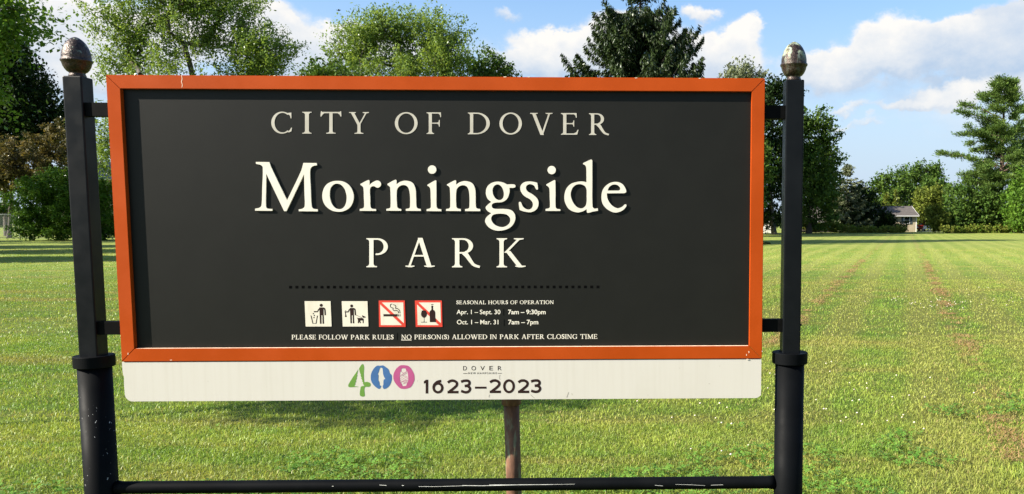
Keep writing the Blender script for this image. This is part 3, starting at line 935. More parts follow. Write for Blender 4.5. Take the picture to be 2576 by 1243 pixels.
pk = film('logo_numeral', VL, [[[(1720,172),(1890,178),(1950,200),(2020,270),(2090,400),(2112,480),(2110,600),(2060,720),(2000,800),(1900,840),(1800,850),(1700,830),(1600,730),(1550,660),(1510,560),(1515,420),(1590,270),(1650,215)],
                           [(1740,270),(1860,270),(1870,320),(1905,350),(1925,430),(1935,520),(1925,640),(1890,700),(1880,750),(1850,765),(1770,760),(1755,710),(1715,660),(1695,560),(1695,450),(1710,360),(1740,330)]]], M_PINK)
film('logo_thread', VL, [sum([stroke(p, 10, curve=False) for p in ([(1725, 345), (1790, 395)], [(1710, 470), (1890, 345)], [(1760, 480), (1900, 385)], [(1700, 490), (1920, 620)], [(1700, 545), (1910, 660)], [(1800, 490), (1925, 560)], [(1830, 470), (1925, 520)], [(1710, 605), (1870, 690)], [(1720, 660), (1910, 590)], [(1790, 705), (1910, 640)])], [])], M_PINK, un=True)
VD = view(1050, 1150, 3.22, DB)
WD = 27
digits = [
    stroke([(1057, 245), (1057, 388)], WD, False) + [[(1025, 262), (1045, 246), (1062, 246), (1062, 276), (1025, 285)]],
    band(1172, 330, (58, 59), (31, 33), 0, 360, 28) + stroke([(1206, 258), (1165, 268), (1132, 300), (1127, 335)], WD),
    stroke([(1274, 275), (1300, 258), (1335, 256), (1366, 275), (1366, 303), (1340, 330), (1284, 374)], WD) + [rect(1271, 1385, 361, 387)],
    stroke([(1412, 266), (1445, 256), (1485, 257), (1500, 275), (1490, 300), (1450, 312)], WD) + stroke([(1450, 308), (1485, 314), (1505, 338), (1492, 366), (1458, 376), (1412, 362)], WD),
    [rect(1556, 1676, 317, 338)],
    stroke([(1713, 272), (1740, 256), (1775, 254), (1806, 273), (1806, 300), (1780, 328), (1724, 371)], WD) + [rect(1710, 1826, 358, 384)],
    band(1910, 313, (62, 73), (36, 48), 0, 360, 32),
    stroke([(2008, 272), (2035, 256), (2070, 254), (2100, 273), (2100, 300), (2074, 328), (2018, 371)], WD) + [rect(2004, 2120, 358, 384)],
    stroke([(2140, 264), (2172, 254), (2212, 255), (2228, 273), (2218, 298), (2178, 310)], WD) + stroke([(2178, 306), (2214, 311), (2234, 336), (2220, 362), (2186, 371), (2140, 360)], WD),
]
for dg in digits:
    film('date_numeral', VD, [dg], M_DARKLET, un=True)
def dv(x, y): return ((1050 + x / 3.22) / SRC, (1150 + y / 3.22) / SRC)
its = []
for ch, x0, x1 in (('D', 1434, 1472), ('O', 1520, 1566), ('V', 1612, 1658), ('E', 1706, 1742), ('R', 1794, 1834)):
    a, b_ = dv(x0, 147), dv(x1, 147)
    its.append((ch, a[0], b_[0], a[1], 47 / 3.22 / SRC, 0.0))
a, b_ = dv(1488, 186), dv(1782, 184)
its.append(('N E W  H A M P S H I R E', a[0], b_[0], a[1], 19 / 3.22 / SRC, 0.0))
sans('town_lettering', its, M_DARKLET, bd, DB, .0004)
film('town_rule', VD, [[rect(1434, 1478, 178, 182)]], M_DARKLET, un=True)
film('town_rule', VD, [[rect(1792, 1835, 176, 180)]], M_DARKLET, un=True)
bm = bmesh.new()
for pts in ([(1816, 195), (1812, 225), (1818, 245)], [(2135, 400), (2160, 425), (2180, 438)], [(2530, 375), (2520, 405), (2510, 432)], [(1708, 400), (1702, 428)]):
    bm = bmesh.new()
    v, t = union([[VD(q) for q in p] for p in stroke(pts, 2.0)])
    extrude(bm, v, t, DB, BW)
    raw('board_scratch', bm, M_SEAM, bd)

# ------------------------------------------------------------------ rusty pipe standing behind the sign
def s2w(u, wv, z):
    c, s = math.cos(YAW), math.sin(YAW)
    return Vector((CX + u * c - wv * s, DIST + u * s + wv * c, z))


pb = s2w(.2115, .15, 0)
PIPE = empty('rusty_pipe', (pb.x, pb.y, 0), 'rusty iron pipe with flaking green paint, standing upright behind the sign board', 'pipe')
bm = bmesh.new()
tube(bm, [(.006, 0, -.15), (.004, 0, .3), (0, 0, .6), (-.004, 0, .90)], .0288, 28)
obj('pipe_shaft', bm, M_RUST, PIPE, True)
bm = bmesh.new()
lathe(bm, [(.029, .868), (.034, .869), (.0362, .872), (.0362, .902), (.033, .910), (.0, .914)], 28, (-.004, 0))
obj('pipe_cap', bm, M_RUST, PIPE, True)

# ------------------------------------------------------------------ lawn
ST, CT = math.sin(R(17)), math.cos(R(17))          # mowing direction


def lawn_colour(nt):
    """colour of the turf by place: green and yellow-green patches, dry straw, mower bands, two rows of dry clippings"""
    p = nt.node('ShaderNodeNewGeometry').outputs['Position']
    x, y, z = nt.sep(p)
    flat = nt.comb(x, y, 0.0)
    n1 = nt.noise(flat, .16, 3.0, .6)
    n2 = nt.noise(flat, 1.1, 4.0, .62)
    n3 = nt.noise(flat, 6.0, 3.0, .6)
    mixv = nt.math('ADD', nt.math('MULTIPLY', n1, .40), nt.math('ADD', nt.math('MULTIPLY', n2, .42), nt.math('MULTIPLY', n3, .18)))
    c = nt.mix(nt.ramp(mixv, .40, .61), (.165, .285, .044), (.310, .375, .076))
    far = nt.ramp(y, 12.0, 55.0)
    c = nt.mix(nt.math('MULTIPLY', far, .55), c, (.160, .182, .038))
    # cross bands of drier grass, long across the view
    s1 = nt.noise(nt.vmath('MULTIPLY', flat, (.10, .75, 1)), 1.0, 4.0, .65)
    c = nt.mix(nt.math('MULTIPLY', nt.ramp(s1, .50, .70), .75), c, (.330, .290, .095))
    s2 = nt.noise(nt.vmath('MULTIPLY', flat, (.35, 2.4, 1)), 1.0, 3.0, .6)
    c = nt.mix(nt.math('MULTIPLY', nt.ramp(s2, .58, .74), .30), c, (.410, .320, .130))
    # mower bands
    v = nt.math('SUBTRACT', nt.math('MULTIPLY', x, CT), nt.math('MULTIPLY', y, ST))
    vw_ = nt.math('ADD', v, nt.math('MULTIPLY', nt.math('SUBTRACT', nt.noise(flat, .3), .5), .5))
    st = nt.math('SINE', nt.math('MULTIPLY', vw_, 2 * math.pi / 1.18))
    right = nt.ramp(x, -1.0, 2.5)
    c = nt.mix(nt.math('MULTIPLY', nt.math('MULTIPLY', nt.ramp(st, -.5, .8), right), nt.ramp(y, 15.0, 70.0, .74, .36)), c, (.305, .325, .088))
    tr = None
    for v0, wd in ((-1.60, .10), (.77, .14)):
        d_ = nt.math('ABSOLUTE', nt.math('SUBTRACT', vw_, v0))
        g_ = nt.ramp(d_, wd * .4, wd * 1.6, 1.0, 0.0)
        tr = g_ if tr is None else nt.math('MAXIMUM', tr, g_)
    gate = nt.math('MULTIPLY', tr, nt.ramp(nt.noise(flat, 2.3, 4.0, .65), .43, .59))
    gate = nt.math('MULTIPLY', gate, nt.ramp(nt.math('SUBTRACT', y, nt.math('MULTIPLY', nt.math('LESS_THAN', v, -.5), 5.0)), 3.5, 5.0))
    c = nt.mix(nt.math('MULTIPLY', gate, .58), c, (.365, .245, .115))
    return c, n2


def ground_fn(nt, bs):
    c, n2 = lawn_colour(nt)
    p = nt.node('ShaderNodeNewGeometry').outputs['Position']
    y = nt.sep(p)[1]
    f = nt.noise(nt.vmath('MULTIPLY', p, (1, .5, 1)), 26.0, 4.0, .7)
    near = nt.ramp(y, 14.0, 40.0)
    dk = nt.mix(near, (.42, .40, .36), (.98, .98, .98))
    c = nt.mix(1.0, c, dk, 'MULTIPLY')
    c = nt.mix(nt.ramp(f, .36, .66), nt.mix(1.0, c, (.62, .64, .60), 'MULTIPLY'), nt.mix(1.0, c, (1.22, 1.20, 1.1), 'MULTIPLY'))
    nt.put(bs.inputs['Base Color'], c)
    nt.put(bs.inputs['Specular IOR Level'], .15)
    bump(nt, bs, nt.noise(p, 18.0, 4.0, .7), .7, .05)


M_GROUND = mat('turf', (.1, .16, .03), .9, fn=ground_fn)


def leafy(name, c1, c2, transl=.30, gloss=.12, rough=.45, fn=None):
    """foliage: colour by the leaf's own tint, light passes through"""
    m = bpy.data.materials.new(name)
    m.use_nodes = True
    nt = NT(m.node_tree)
    nt.n.clear()
    a = nt.node('ShaderNodeAttribute', attribute_name='tint')
    if fn:
        c = fn(nt, a.outputs['Fac'])
    else:
        c = nt.mix(a.outputs['Fac'], c1, c2)
    df = nt.node('ShaderNodeBsdfDiffuse'); nt.put(df.inputs[0], c)
    tl = nt.node('ShaderNodeBsdfTranslucent'); nt.put(tl.inputs[0], nt.mix(1.0, c, (1.25, 1.15, .55), 'MULTIPLY'))
    gl = nt.node('ShaderNodeBsdfGlossy'); nt.put(gl.inputs[0], (.9, .95, .9)); gl.inputs['Roughness'].default_value = rough
    m1 = nt.node('ShaderNodeMixShader'); m1.inputs[0].default_value = transl
    nt.l.new(df.outputs[0], m1.inputs[1]); nt.l.new(tl.outputs[0], m1.inputs[2])
    fr_ = nt.node('ShaderNodeFresnel'); fr_.inputs[0].default_value = 1.35
    m2 = nt.node('ShaderNodeMixShader'); nt.put(m2.inputs[0], nt.math('MULTIPLY', fr_.outputs[0], gloss * 4))
    nt.l.new(m1.outputs[0], m2.inputs[1]); nt.l.new(gl.outputs[0], m2.inputs[2])
    o = nt.node('ShaderNodeOutputMaterial')
    nt.l.new(m2.outputs[0], o.inputs[0])
    return m


def blade_col(nt, f):
    c, n2 = lawn_colour(nt)
    k = nt.mix(f, (.62, .68, .58), (1.46, 1.38, 1.28))
    c = nt.mix(1.0, c, k, 'MULTIPLY')
    return nt.mix(nt.math('MULTIPLY', nt.ramp(f, .90, .97), .8), c, (.42, .33, .15))


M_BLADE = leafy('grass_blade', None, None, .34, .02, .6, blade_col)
M_CLOVER = leafy('clover_leaf', (.075, .175, .026), (.150, .275, .045), .28, .06)
M_FLOWER = mat('clover_flower_white', (.72, .66, .56), .7, fn=vary((.78, .73, .64), (.55, .44, .34), 200.0))
M_STRAW = leafy('dry_clippings', (.20, .105, .045), (.40, .26, .125), .15, .05)

bm = bmesh.new()
bmesh.ops.create_grid(bm, x_segments=1, y_segments=1, size=900)
lawn = obj('lawn', bm, M_GROUND)
lawn.location = (0, 500, 0)
tag(lawn, kind='structure')

rng = np.random.default_rng(11)


def scatter(n, y0, y1, power=1.0, lx=-1.08, rx=.80):
    """points of the lawn in the field of view, thinning with distance"""
    t = rng.random(n)
    if power == 0:
        y = np.exp(np.log(y0) + (np.log(y1) - np.log(y0)) * t)
    else:
        y = np.sqrt(y0**2 + (y1**2 - y0**2) * t)
    x = y * (lx + (rx - lx) * rng.random(n))
    return x, y


def field(x, y, s, seed):
    """cheap smooth noise for growing patches"""
    r = np.random.default_rng(seed)
    v = np.zeros_like(x)
    for k in range(7):
        a = r.random() * 6.283
        f = s * (.6 + 1.2 * r.random())
        v += np.sin((x * math.cos(a) + y * math.sin(a)) * f + r.random() * 6.283 + 1.3 * np.sin((x * math.sin(a) - y * math.cos(a)) * f * .7 + k))
    return v / 7


def blades(n, y0, y1, power, h, wd, lean, seed):
    x, y = scatter(n, y0, y1, power)
    grow = 1 + .35 * field(x, y, 2.6, seed) + .25 * field(x, y, 9.0, seed + 1)
    H = h * (.45 + .9 * rng.random(n)) * np.clip(grow, .45, 1.6)
    W = wd * (.7 + .6 * rng.random(n))
    a = rng.random(n) * 2 * np.pi
    b = rng.random(n) * 2 * np.pi
    ln = lean * (.15 + rng.random(n) * 1.2)
    dxl, dyl = np.cos(b) * ln * H, np.sin(b) * ln * H
    wx, wy = np.cos(a) * W / 2, np.sin(a) * W / 2
    V = np.zeros((n, 5, 3), np.float32)
    V[:, 0] = np.stack([x - wx, y - wy, np.full(n, -.004)], 1)
    V[:, 1] = np.stack([x + wx, y + wy, np.full(n, -.004)], 1)
    V[:, 2] = np.stack([x + wx * .85 + dxl * .32, y + wy * .85 + dyl * .32, H * .6], 1)
    V[:, 3] = np.stack([x - wx * .85 + dxl * .32, y - wy * .85 + dyl * .32, H * .6], 1)
    V[:, 4] = np.stack([x + dxl, y + dyl, H * np.clip(1.08 - .35 * ln, .55, 1.1)], 1)
    i = np.arange(n)[:, None] * 5
    Fc = np.concatenate([i + np.array([[0, 1, 2]]), i + np.array([[0, 2, 3]]), i + np.array([[3, 2, 4]])], 1).reshape(-1, 3)
    tint = np.where(rng.random(n) < .05, 1.0, np.clip(rng.normal(.52, .22, n) + .22 * field(x, y, 5.5, seed + 2) + .18 * field(x, y, 14.0, seed + 3), 0, .88))
    return V.reshape(-1, 3), Fc, np.repeat(tint, 3)


def joinp(parts):
    vs, fs, ts, o = [], [], [], 0
    for v, f, t in parts:
        vs.append(v); fs.append(f + o); ts.append(t); o += len(v)
    return np.concatenate(vs), np.concatenate(fs), np.concatenate(ts)


v, f, t = joinp([blades(215000, 2.9, 6.2, 1, .027, .0036, 1.25, 1), blades(195000, 6.2, 11, 1, .028, .0050, 1.2, 3),
                 blades(155000, 11, 22, 1, .030, .0085, 1.1, 5), blades(100000, 22, 48, 1, .032, .016, 1.1, 7)])
tag(npmesh('grass', v, f, M_BLADE, tint=t), kind='stuff', label='short mown green grass of the park lawn', cat='grass')

# clover: three leaflets each, in patches
n = 80000
x, y = scatter(n, 3.4, 12, 1)
pt = field(x, y, 1.5, 21) + .6 * field(x, y, 5.0, 22) + np.clip((5.6 - y) * .22, -.8, .35)
keep = pt > .30
x, y = x[keep], y[keep]
n = len(x)
zc = .028 + .022 * rng.random(n)
rad = .0085 + .004 * rng.random(n)
a0 = rng.random(n) * 6.283
Vs, Ts = [], []
tt = np.clip(rng.normal(.45, .25, n), 0, 1)
tilt = rng.normal(0, .35, (n, 2))
for k in range(3):
    a = a0 + k * 2.094
    cx_, cy_ = np.cos(a), np.sin(a)
    ox, oy = -np.sin(a), np.cos(a)
    V = np.zeros((n, 4, 3), np.float32)
    for j, (r_, s_) in enumerate(((.1, 0), (1.1, -.8), (1.75, 0), (1.1, .8))):
        px_, py_ = rad * (cx_ * r_ + ox * s_), rad * (cy_ * r_ + oy * s_)
        V[:, j] = np.stack([x + px_, y + py_, zc + px_ * tilt[:, 0] + py_ * tilt[:, 1] + (.002 if j in (1, 3) else 0)], 1)
    Vs.append(V); Ts.append(tt)
V = np.concatenate(Vs).reshape(-1, 3)
Fc = np.arange(len(V)).reshape(-1, 4)
tag(npmesh('clover', V, Fc, M_CLOVER, tint=np.concatenate(Ts)), kind='stuff', label='clover leaves spreading in patches through the grass', cat='clover')

# white clover heads
n = 3900
x, y = scatter(n, 3.6, 22, 1)
pt = field(x, y, .9, 31) + .5 * field(x, y, 3.0, 32)
keep = pt > (.22 + .25 * np.clip((y - 8) / 14, 0, 1))
x, y = x[keep], y[keep]
n = len(x)
oct_ = np.array([(1, 0, 0), (.5, .87, 0), (-.5, .87, 0), (-1, 0, 0), (-.5, -.87, 0), (.5, -.87, 0), (0, 0, .85), (0, 0, -.75)], np.float32)
of = np.array([(i, (i + 1) % 6, 6) for i in range(6)] + [((i + 1) % 6, i, 7) for i in range(6)])
rad = (.0065 + .0035 * rng.random(n)) * np.clip(y / 10, 1, 1.25)
zc = .040 + .022 * rng.random(n)
V = oct_[None] * rad[:, None, None] + np.stack([x, y, zc], 1)[:, None]
Fc = of[None] + (np.arange(n) * 8)[:, None, None]
tag(npmesh('clover_flowers', V.reshape(-1, 3), Fc.reshape(-1, 3), M_FLOWER, smooth=True), kind='stuff', label='small white clover heads dotted over the lawn', cat='clover flowers')

# rows of dry clippings left by the mower
n = 26000
s_ = 4.5 + (34 - 4.5) * rng.random(n)**1.25
v0 = np.where(rng.random(n) < .42, -1.60, .77) + rng.normal(0, .10, n)
x, y = s_ * ST + v0 * CT, s_ * CT - v0 * ST
den = field(x, y, 3.2, 41) + .7 * field(x, y, 8.5, 42)
keep = (den > .06) & ((v0 > -.5) | (y > 9.5))
x, y = x[keep], y[keep]
n = len(x)
a = rng.random(n) * 6.283
L_ = .018 + .03 * rng.random(n)
W = np.where(y > 12, .007, .0042)
el_ = rng.normal(.25, .35, n)
ux, uy, uz = np.cos(a) * np.cos(el_), np.sin(a) * np.cos(el_), np.sin(el_)
wx, wy = -np.sin(a) * W, np.cos(a) * W
zc = .018 + .025 * rng.random(n)
V = np.zeros((n, 4, 3), np.float32)
for j, (q, r_) in enumerate(((-1, -1), (1, -1), (1, 1), (-1, 1))):
    V[:, j] = np.stack([x + ux * L_ * q * .5 + wx * r_ * .5, y + uy * L_ * q * .5 + wy * r_ * .5, zc + uz * L_ * q * .5], 1)
tag(npmesh('dry_clippings', V.reshape(-1, 3), np.arange(n * 4).reshape(-1, 4), M_STRAW, tint=rng.random(n)), kind='stuff', label='brown dry grass clippings left in two long rows', cat='grass clippings')

# ------------------------------------------------------------------ trees
M_BARK = mat('bark', (.06, .048, .038), .9, fn=vary((.035, .028, .022), (.095, .078, .062), 5.0, .3, .7, (3, 3, .6)))
M_PINEBARK = mat('reddish_pine_bark', (.12, .075, .05), .9, fn=vary((.07, .045, .032), (.17, .11, .075), 4.0, .3, .7, (3, 3, .7)))
L_MAPLE = leafy('maple_leaf', (.108, .182, .040), (.215, .300, .074), .42, .03)
L_GREEN = leafy('broad_leaf_green', (.036, .084, .016), (.105, .165, .030), .30, .03)
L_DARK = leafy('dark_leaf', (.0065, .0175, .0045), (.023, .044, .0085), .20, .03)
L_SPRUCE = leafy('spruce_needles', (0.0113, 0.0251, 0.0090), (0.0338, 0.0524, 0.0153), .12, .03)
L_GREY = leafy('grey_green_needles', (0.0813, 0.1020, 0.0550), (0.1938, 0.2160, 0.1150), .18, .03)
L_PINE = leafy('pine_needles', (0.0447, 0.0980, 0.0220), (0.1355, 0.2005, 0.0440), .22, .03)
L_COPPER = leafy('copper_leaf', (.060, .058, .022), (.150, .118, .048), .25, .03)
L_HEDGE = leafy('shrub_leaf', (0.0432, 0.1069, 0.0127), (0.1079, 0.1977, 0.0237), .30, .03)
L_YELLOW = leafy('yellow_green_leaf', (0.0822, 0.1158, 0.0194), (0.1683, 0.1993, 0.0339), .32, .03)
L_NEAR = leafy('near_leaf', (.050, .115, .014), (.170, .285, .042), .42, .03)
L_WEED = leafy('weed_leaf', (0.0798, 0.1485, 0.0176), (0.2248, 0.2228, 0.0495), .30, .03)
L_FAR = leafy('far_leaf', (.040, .070, .034), (.070, .105, .045), .20, .03)


def leaves_at(C, U, N_, size, r, asp=.5):
    """diamond leaves centred on C, long axis U, normal N_"""
    n = len(C)
    U = U / (np.linalg.norm(U, axis=1, keepdims=True) + 1e-9)
    W = np.cross(U, N_)
    W = W / (np.linalg.norm(W, axis=1, keepdims=True) + 1e-9)
    s = (size * (.6 + .8 * r.random(n)))[:, None]
    V = np.stack([C - U * s * .5, C + W * s * asp * .5 + U * s * .05, C + U * s * .5, C - W * s * asp * .5 + U * s * .05], 1)
    return V


def rdir(n, r):
    v = r.normal(size=(n, 3))
    return v / np.linalg.norm(v, axis=1, keepdims=True)


def skeleton(bm, base, trunk_top, tips, r0, r, sides=5):
    """limbs grown from the trunk to every tip, thicker where many meet"""
    nodes = [np.array(base, float)]
    par = [-1]
    kt = 6
    for i in range(1, kt + 1):
        t = i / kt
        p = np.array(base) * (1 - t) + np.array(trunk_top) * t
        p[:2] += r.normal(0, .02 * np.linalg.norm(np.array(trunk_top) - np.array(base)) * .5, 2)
        nodes.append(p); par.append(i - 1)
    order = sorted(range(len(tips)), key=lambda i: np.linalg.norm(tips[i] - nodes[kt]))
    first = 2
    for i in order:
        tp = tips[i]
        A = np.array(nodes[first:])
        dd = tp - A
        dist = np.linalg.norm(dd, axis=1)
        pen = dist + np.clip(-dd[:, 2], 0, None) * 1.2
        j = int(np.argmin(pen)) + first
        p0 = nodes[j]
        mid = (p0 + tp) / 2 + r.normal(0, .07 * np.linalg.norm(tp - p0) + 1e-6, 3)
        mid[2] += .06 * np.linalg.norm(tp - p0)
        nodes.append(mid); par.append(j)
        nodes.append(tp); par.append(len(nodes) - 2)
    cnt = np.ones(len(nodes))
    for i in range(len(nodes) - 1, 0, -1):
        cnt[par[i]] += cnt[i]
    rad = r0 * (cnt / cnt[0]) ** .5
    for i in range(1, len(nodes)):
        ra_, rb_ = max(rad[i] if i > kt else rad[par[i]], .012), max(rad[i], .010)
        if i <= kt: ra_ = r0 * (1 - .5 * (i - 1) / kt) * (1.25 if i == 1 else 1); rb_ = r0 * (1 - .5 * i / kt)
        tube(bm, [nodes[par[i]], nodes[i]], [ra_, rb_], sides, cap=False)


def tree(name, label, Y, trunk_px, ells, leaf, ncl, per, mat_l, mat_b, seed, crad, trunk_r=.25, group=None, up=.5, outw=.8, base_z=0.0, asp=.55, cat='tree', trunk_name='trunk', crown_name='crown', ttop=None, tb=(0, 1), surf=.5, spread=1.0, pos=None):
    """broad-leaved tree: crown from ellipses measured in the photograph (px, py, rx, ry[, weight]) at distance Y"""
    r = np.random.default_rng(seed)
    b = at(trunk_px, 600, Y) if pos is None else Vector((pos[0], Y, 0))
    root = empty(name, (b.x, Y, base_z), label, cat, group)
    E_ = []
    if pos is not None:                       # ellipses given in metres: x, z, rx, rz
        E_ = [(np.array([e[0], r.normal(0, .2) * e[2], e[1]]), np.array([e[2], e[2], e[3]]), 1.0) for e in ells]
        ells = []
    for e in ells:
        c = at(e[0], e[1], Y)
        k = Y / F
        E_.append((np.array([c.x - b.x, r.normal(0, .25) * e[2] * k * spread, c.z - base_z]), np.array([e[2] * k, min(e[2], e[3] * 1.6) * k * .95 * spread, e[3] * k]), (e[4] if len(e) > 4 else 1.0)))
    wts = np.array([q[1][0] * q[1][2] * q[2] for q in E_])
    wts = wts / wts.sum()
    pick = r.choice(len(E_), ncl, p=wts)
    tips, outs = [], []
    for i in pick:
        c, rad, _ = E_[i]
        d_ = rdir(1, r)[0]
        rr_ = surf + (1 - surf) * r.random() ** .6
        tips.append(c + d_ * rad * rr_)
        outs.append(d_ * np.array([1, 1, .8]) + np.array([0, 0, up]))
    tips = np.array(tips); outs = np.array(outs)
    tips[:, 2] = np.maximum(tips[:, 2], crad * .5)
    cen = np.average(np.array([q[0] for q in E_]), axis=0, weights=wts)
    # leaves of each spray
    cid = np.repeat(np.arange(ncl), per)
    n = len(cid)
    od = outs / np.linalg.norm(outs, axis=1, keepdims=True)
    szs = crad * (.6 + .8 * r.random(ncl))
    along = (r.random(n) * 2 - 1) * outw
    C = tips[cid] + od[cid] * (along * szs[cid])[:, None] + r.normal(0, .42, (n, 3)) * szs[cid][:, None] * np.array([1, 1, .75]) * (1 - .45 * np.clip(along, 0, 1))[:, None]
    C[:, 2] = np.maximum(C[:, 2], .05)
    Nn = rdir(n, r) * .9 + np.array([0, 0, .9]) + od[cid] * .3
    U = rdir(n, r) + od[cid] * .5
    V = leaves_at(C, U, Nn, leaf, r, asp)
    ct = np.clip(r.normal(.45, .22, ncl), 0, 1)
    tint = np.clip(ct[cid] + r.normal(0, .16, n), 0, 1)
    npmesh(crown_name, V.reshape(-1, 3), np.arange(n * 4).reshape(-1, 4), mat_l, root, tint)
    bm = bmesh.new()
    top = ttop if ttop is not None else .75 * cen[2]
    k = max(1, ncl // 90)
    skeleton(bm, (0, 0, -.1), (cen[0] * .5, cen[1] * .3, top), [t_ - od[i] * szs[i] * .3 for i, t_ in list(enumerate(tips))[::k]], trunk_r, r, 5)
    me = bpy.data.meshes.new(trunk_name)
    bm.to_mesh(me); bm.free()
    for p in me.polygons: p.use_smooth = True
    link(trunk_name, me, mat_b, root)
    return root


def spruce(name, label, Y, px, top_py, half_px, mat_l, seed, whorl=.32, per=9, leaf=.42, droop=.32, trunk_r=.22, pw=.72, group=None, dens=1.0, z_first=.8, wig=.25, cat='tree', hang=.8, asp=.3, tipup=.26):
    """conifer: drooping boughs in whorls, hung with short sprays"""
    r = np.random.default_rng(seed)
    b = at(px, 600, Y)
    tz = at(px, top_py, Y).z
    Rm = half_px * Y / F
    root = empty(name, (b.x, Y, 0), label, cat, group)
    bm = bmesh.new()
    tube(bm, [(0, 0, -.1), (0, 0, tz * .5), (0, 0, tz * .97)], [trunk_r, trunk_r * .6, .02], 7)
    Cs, Us, Ns, Ts = [], [], [], []
    z = z_first
    while z < tz * .985:
        t = z / tz
        Lm = Rm * (1 - t) ** pw + .05
        nb = max(4, int(per * (.6 + .4 * (1 - t))))
        a0 = r.random() * 6.28
        for i in range(nb):
            a = a0 + i * 6.283 / nb + r.normal(0, .2)
            L_ = Lm * (1 + r.normal(0, wig)) * (.85 if r.random() < .3 else 1)
            if L_ < .12: continue
            dv = np.array([math.cos(a), math.sin(a), 0])
            s = np.linspace(0, 1, 7)
            zz = z + L_ * (-droop * np.sin(s * 1.9) + tipup * s ** 3) + (1 - t) * 0
            if t > .8: zz = z + L_ * (.5 * s)
            pts = dv[None] * (s * L_)[:, None]
            pts[:, 2] = zz
            tube(bm, [tuple(p) for p in pts[::3]], [max(.035 * L_ / 3, .012), .012, .006][:len(pts[::3])], 3, cap=False)
            nl = max(6, int(L_ * 15 * dens))
            q = .12 + .88 * r.random(nl) ** .8
            P_ = np.stack([np.interp(q, s, pts[:, j]) for j in range(3)], 1)
            side = np.array([-dv[1], dv[0], 0])
            sw = r.normal(0, 1, nl) * (.10 + .16 * L_ * (1 - q) * .5)
            P_ = P_ + side[None] * sw[:, None] + r.normal(0, .05, (nl, 3))
            P_[:, 2] -= np.abs(r.normal(0, .14, nl)) * hang
            u = dv[None] * .7 + side[None] * np.sign(sw)[:, None] * .5 + np.array([0, 0, -hang])[None] * r.random(nl)[:, None] + r.normal(0, .25, (nl, 3))
            Cs.append(P_); Us.append(u); Ns.append(rdir(nl, r) + np.array([0, 0, .5]))
            Ts.append(np.clip(r.normal(.25 + .5 * q, .18), 0, 1))
        z += whorl * (.75 + .5 * r.random()) * (1 if t < .8 else .7)
    C = np.concatenate(Cs); U = np.concatenate(Us); N_ = np.concatenate(Ns)
    C[:, 2] = np.maximum(C[:, 2], .05)
    V = leaves_at(C, U, N_, leaf, r, asp)
    n = len(C)
    npmesh('crown', V.reshape(-1, 3), np.arange(n * 4).reshape(-1, 4), mat_l, root, np.concatenate(Ts))
    obj('trunk', bm, M_BARK, root, True)
    return root


def pine(name, label, Y, px, top_py, limbs, seed, leaf=.30, trunk_r=.36, group=None, lean=0.0, nrand=70, rmax=4.5):
    """white pine: tall bare trunk, long level limbs ending in flat plumes; limbs = (px root height, px tip, py tip) as seen"""
    r = np.random.default_rng(seed)
    b = at(px, 600, Y)
    tz = at(px, top_py, Y).z
    root = empty(name, (b.x, Y, 0), label, 'tree', group)
    bm = bmesh.new()
    tube(bm, [(0, 0, -.1), (lean * .4, 0, tz * .45), (lean, 0, tz * .96)], [trunk_r, trunk_r * .75, .05], 8)
    Cs, Us, Ns, Ts = [], [], [], []
    L_all = []
    for py0, txp, typ in limbs:
        z0 = at(px, py0, Y).z
        tp = at(txp, typ, Y)
        L_all.append((np.array([lean * z0 / tz, 0, z0]), np.array([tp.x - b.x, r.normal(0, 2.2), tp.z + r.normal(0, .25)])))
    for i in range(nrand):
        z0 = tz * (.22 + .76 * r.random())
        a = r.random() * 6.283
        Lr = rmax * (1.08 - (z0 / tz)) ** .6 * (.45 + .6 * r.random())
        L_all.append((np.array([lean * z0 / tz, 0, z0]), np.array([math.cos(a) * Lr + lean * z0 / tz, math.sin(a) * Lr, z0 + Lr * r.normal(.20, .20)])))
    for p0, p1 in L_all:
        L_ = np.linalg.norm(p1 - p0)
        mid = (p0 + p1) / 2 + np.array([0, 0, .05 * L_])
        tube(bm, [tuple(p0), tuple(mid), tuple(p1)], [max(.018 * L_, .03), max(.011 * L_, .02), .012], 4, cap=False)
        dv = (p1 - p0) / L_
        sd = np.array([-dv[1], dv[0], 0]); sd = sd / (np.linalg.norm(sd) + 1e-6)
        ncl = max(5, int(L_ * 3.7))
        for k in range(ncl):
            q = .35 + .65 * r.random() ** .8
            c = p0 * (1 - q)**2 + 2 * mid * q * (1 - q) + p1 * q * q
            c = c + sd * r.normal(0, .14 * L_ * (1.15 - q) + .12) + np.array([0, 0, abs(r.normal(0, .13))])
            nl = 34
            off = r.normal(0, 1, (nl, 3)) * np.array([.34, .34, .20])
            Cs.append(c + off)
            Us.append(off * np.array([1, 1, .6]) + dv * .25 + np.array([0, 0, .35]) + r.normal(0, .15, (nl, 3)))
            Ns.append(rdir(nl, r) + np.array([0, 0, .6]))
            Ts.append(np.clip(r.normal(r.normal(.5, .2), .16, nl), 0, 1))
    C = np.concatenate(Cs)
    V = leaves_at(C, np.concatenate(Us), np.concatenate(Ns), leaf, r, .26)
    n = len(C)
    npmesh('crown', V.reshape(-1, 3), np.arange(n * 4).reshape(-1, 4), L_PINE, root, np.concatenate(Ts))
    obj('trunk', bm, M_PINEBARK, root, True)
    return root


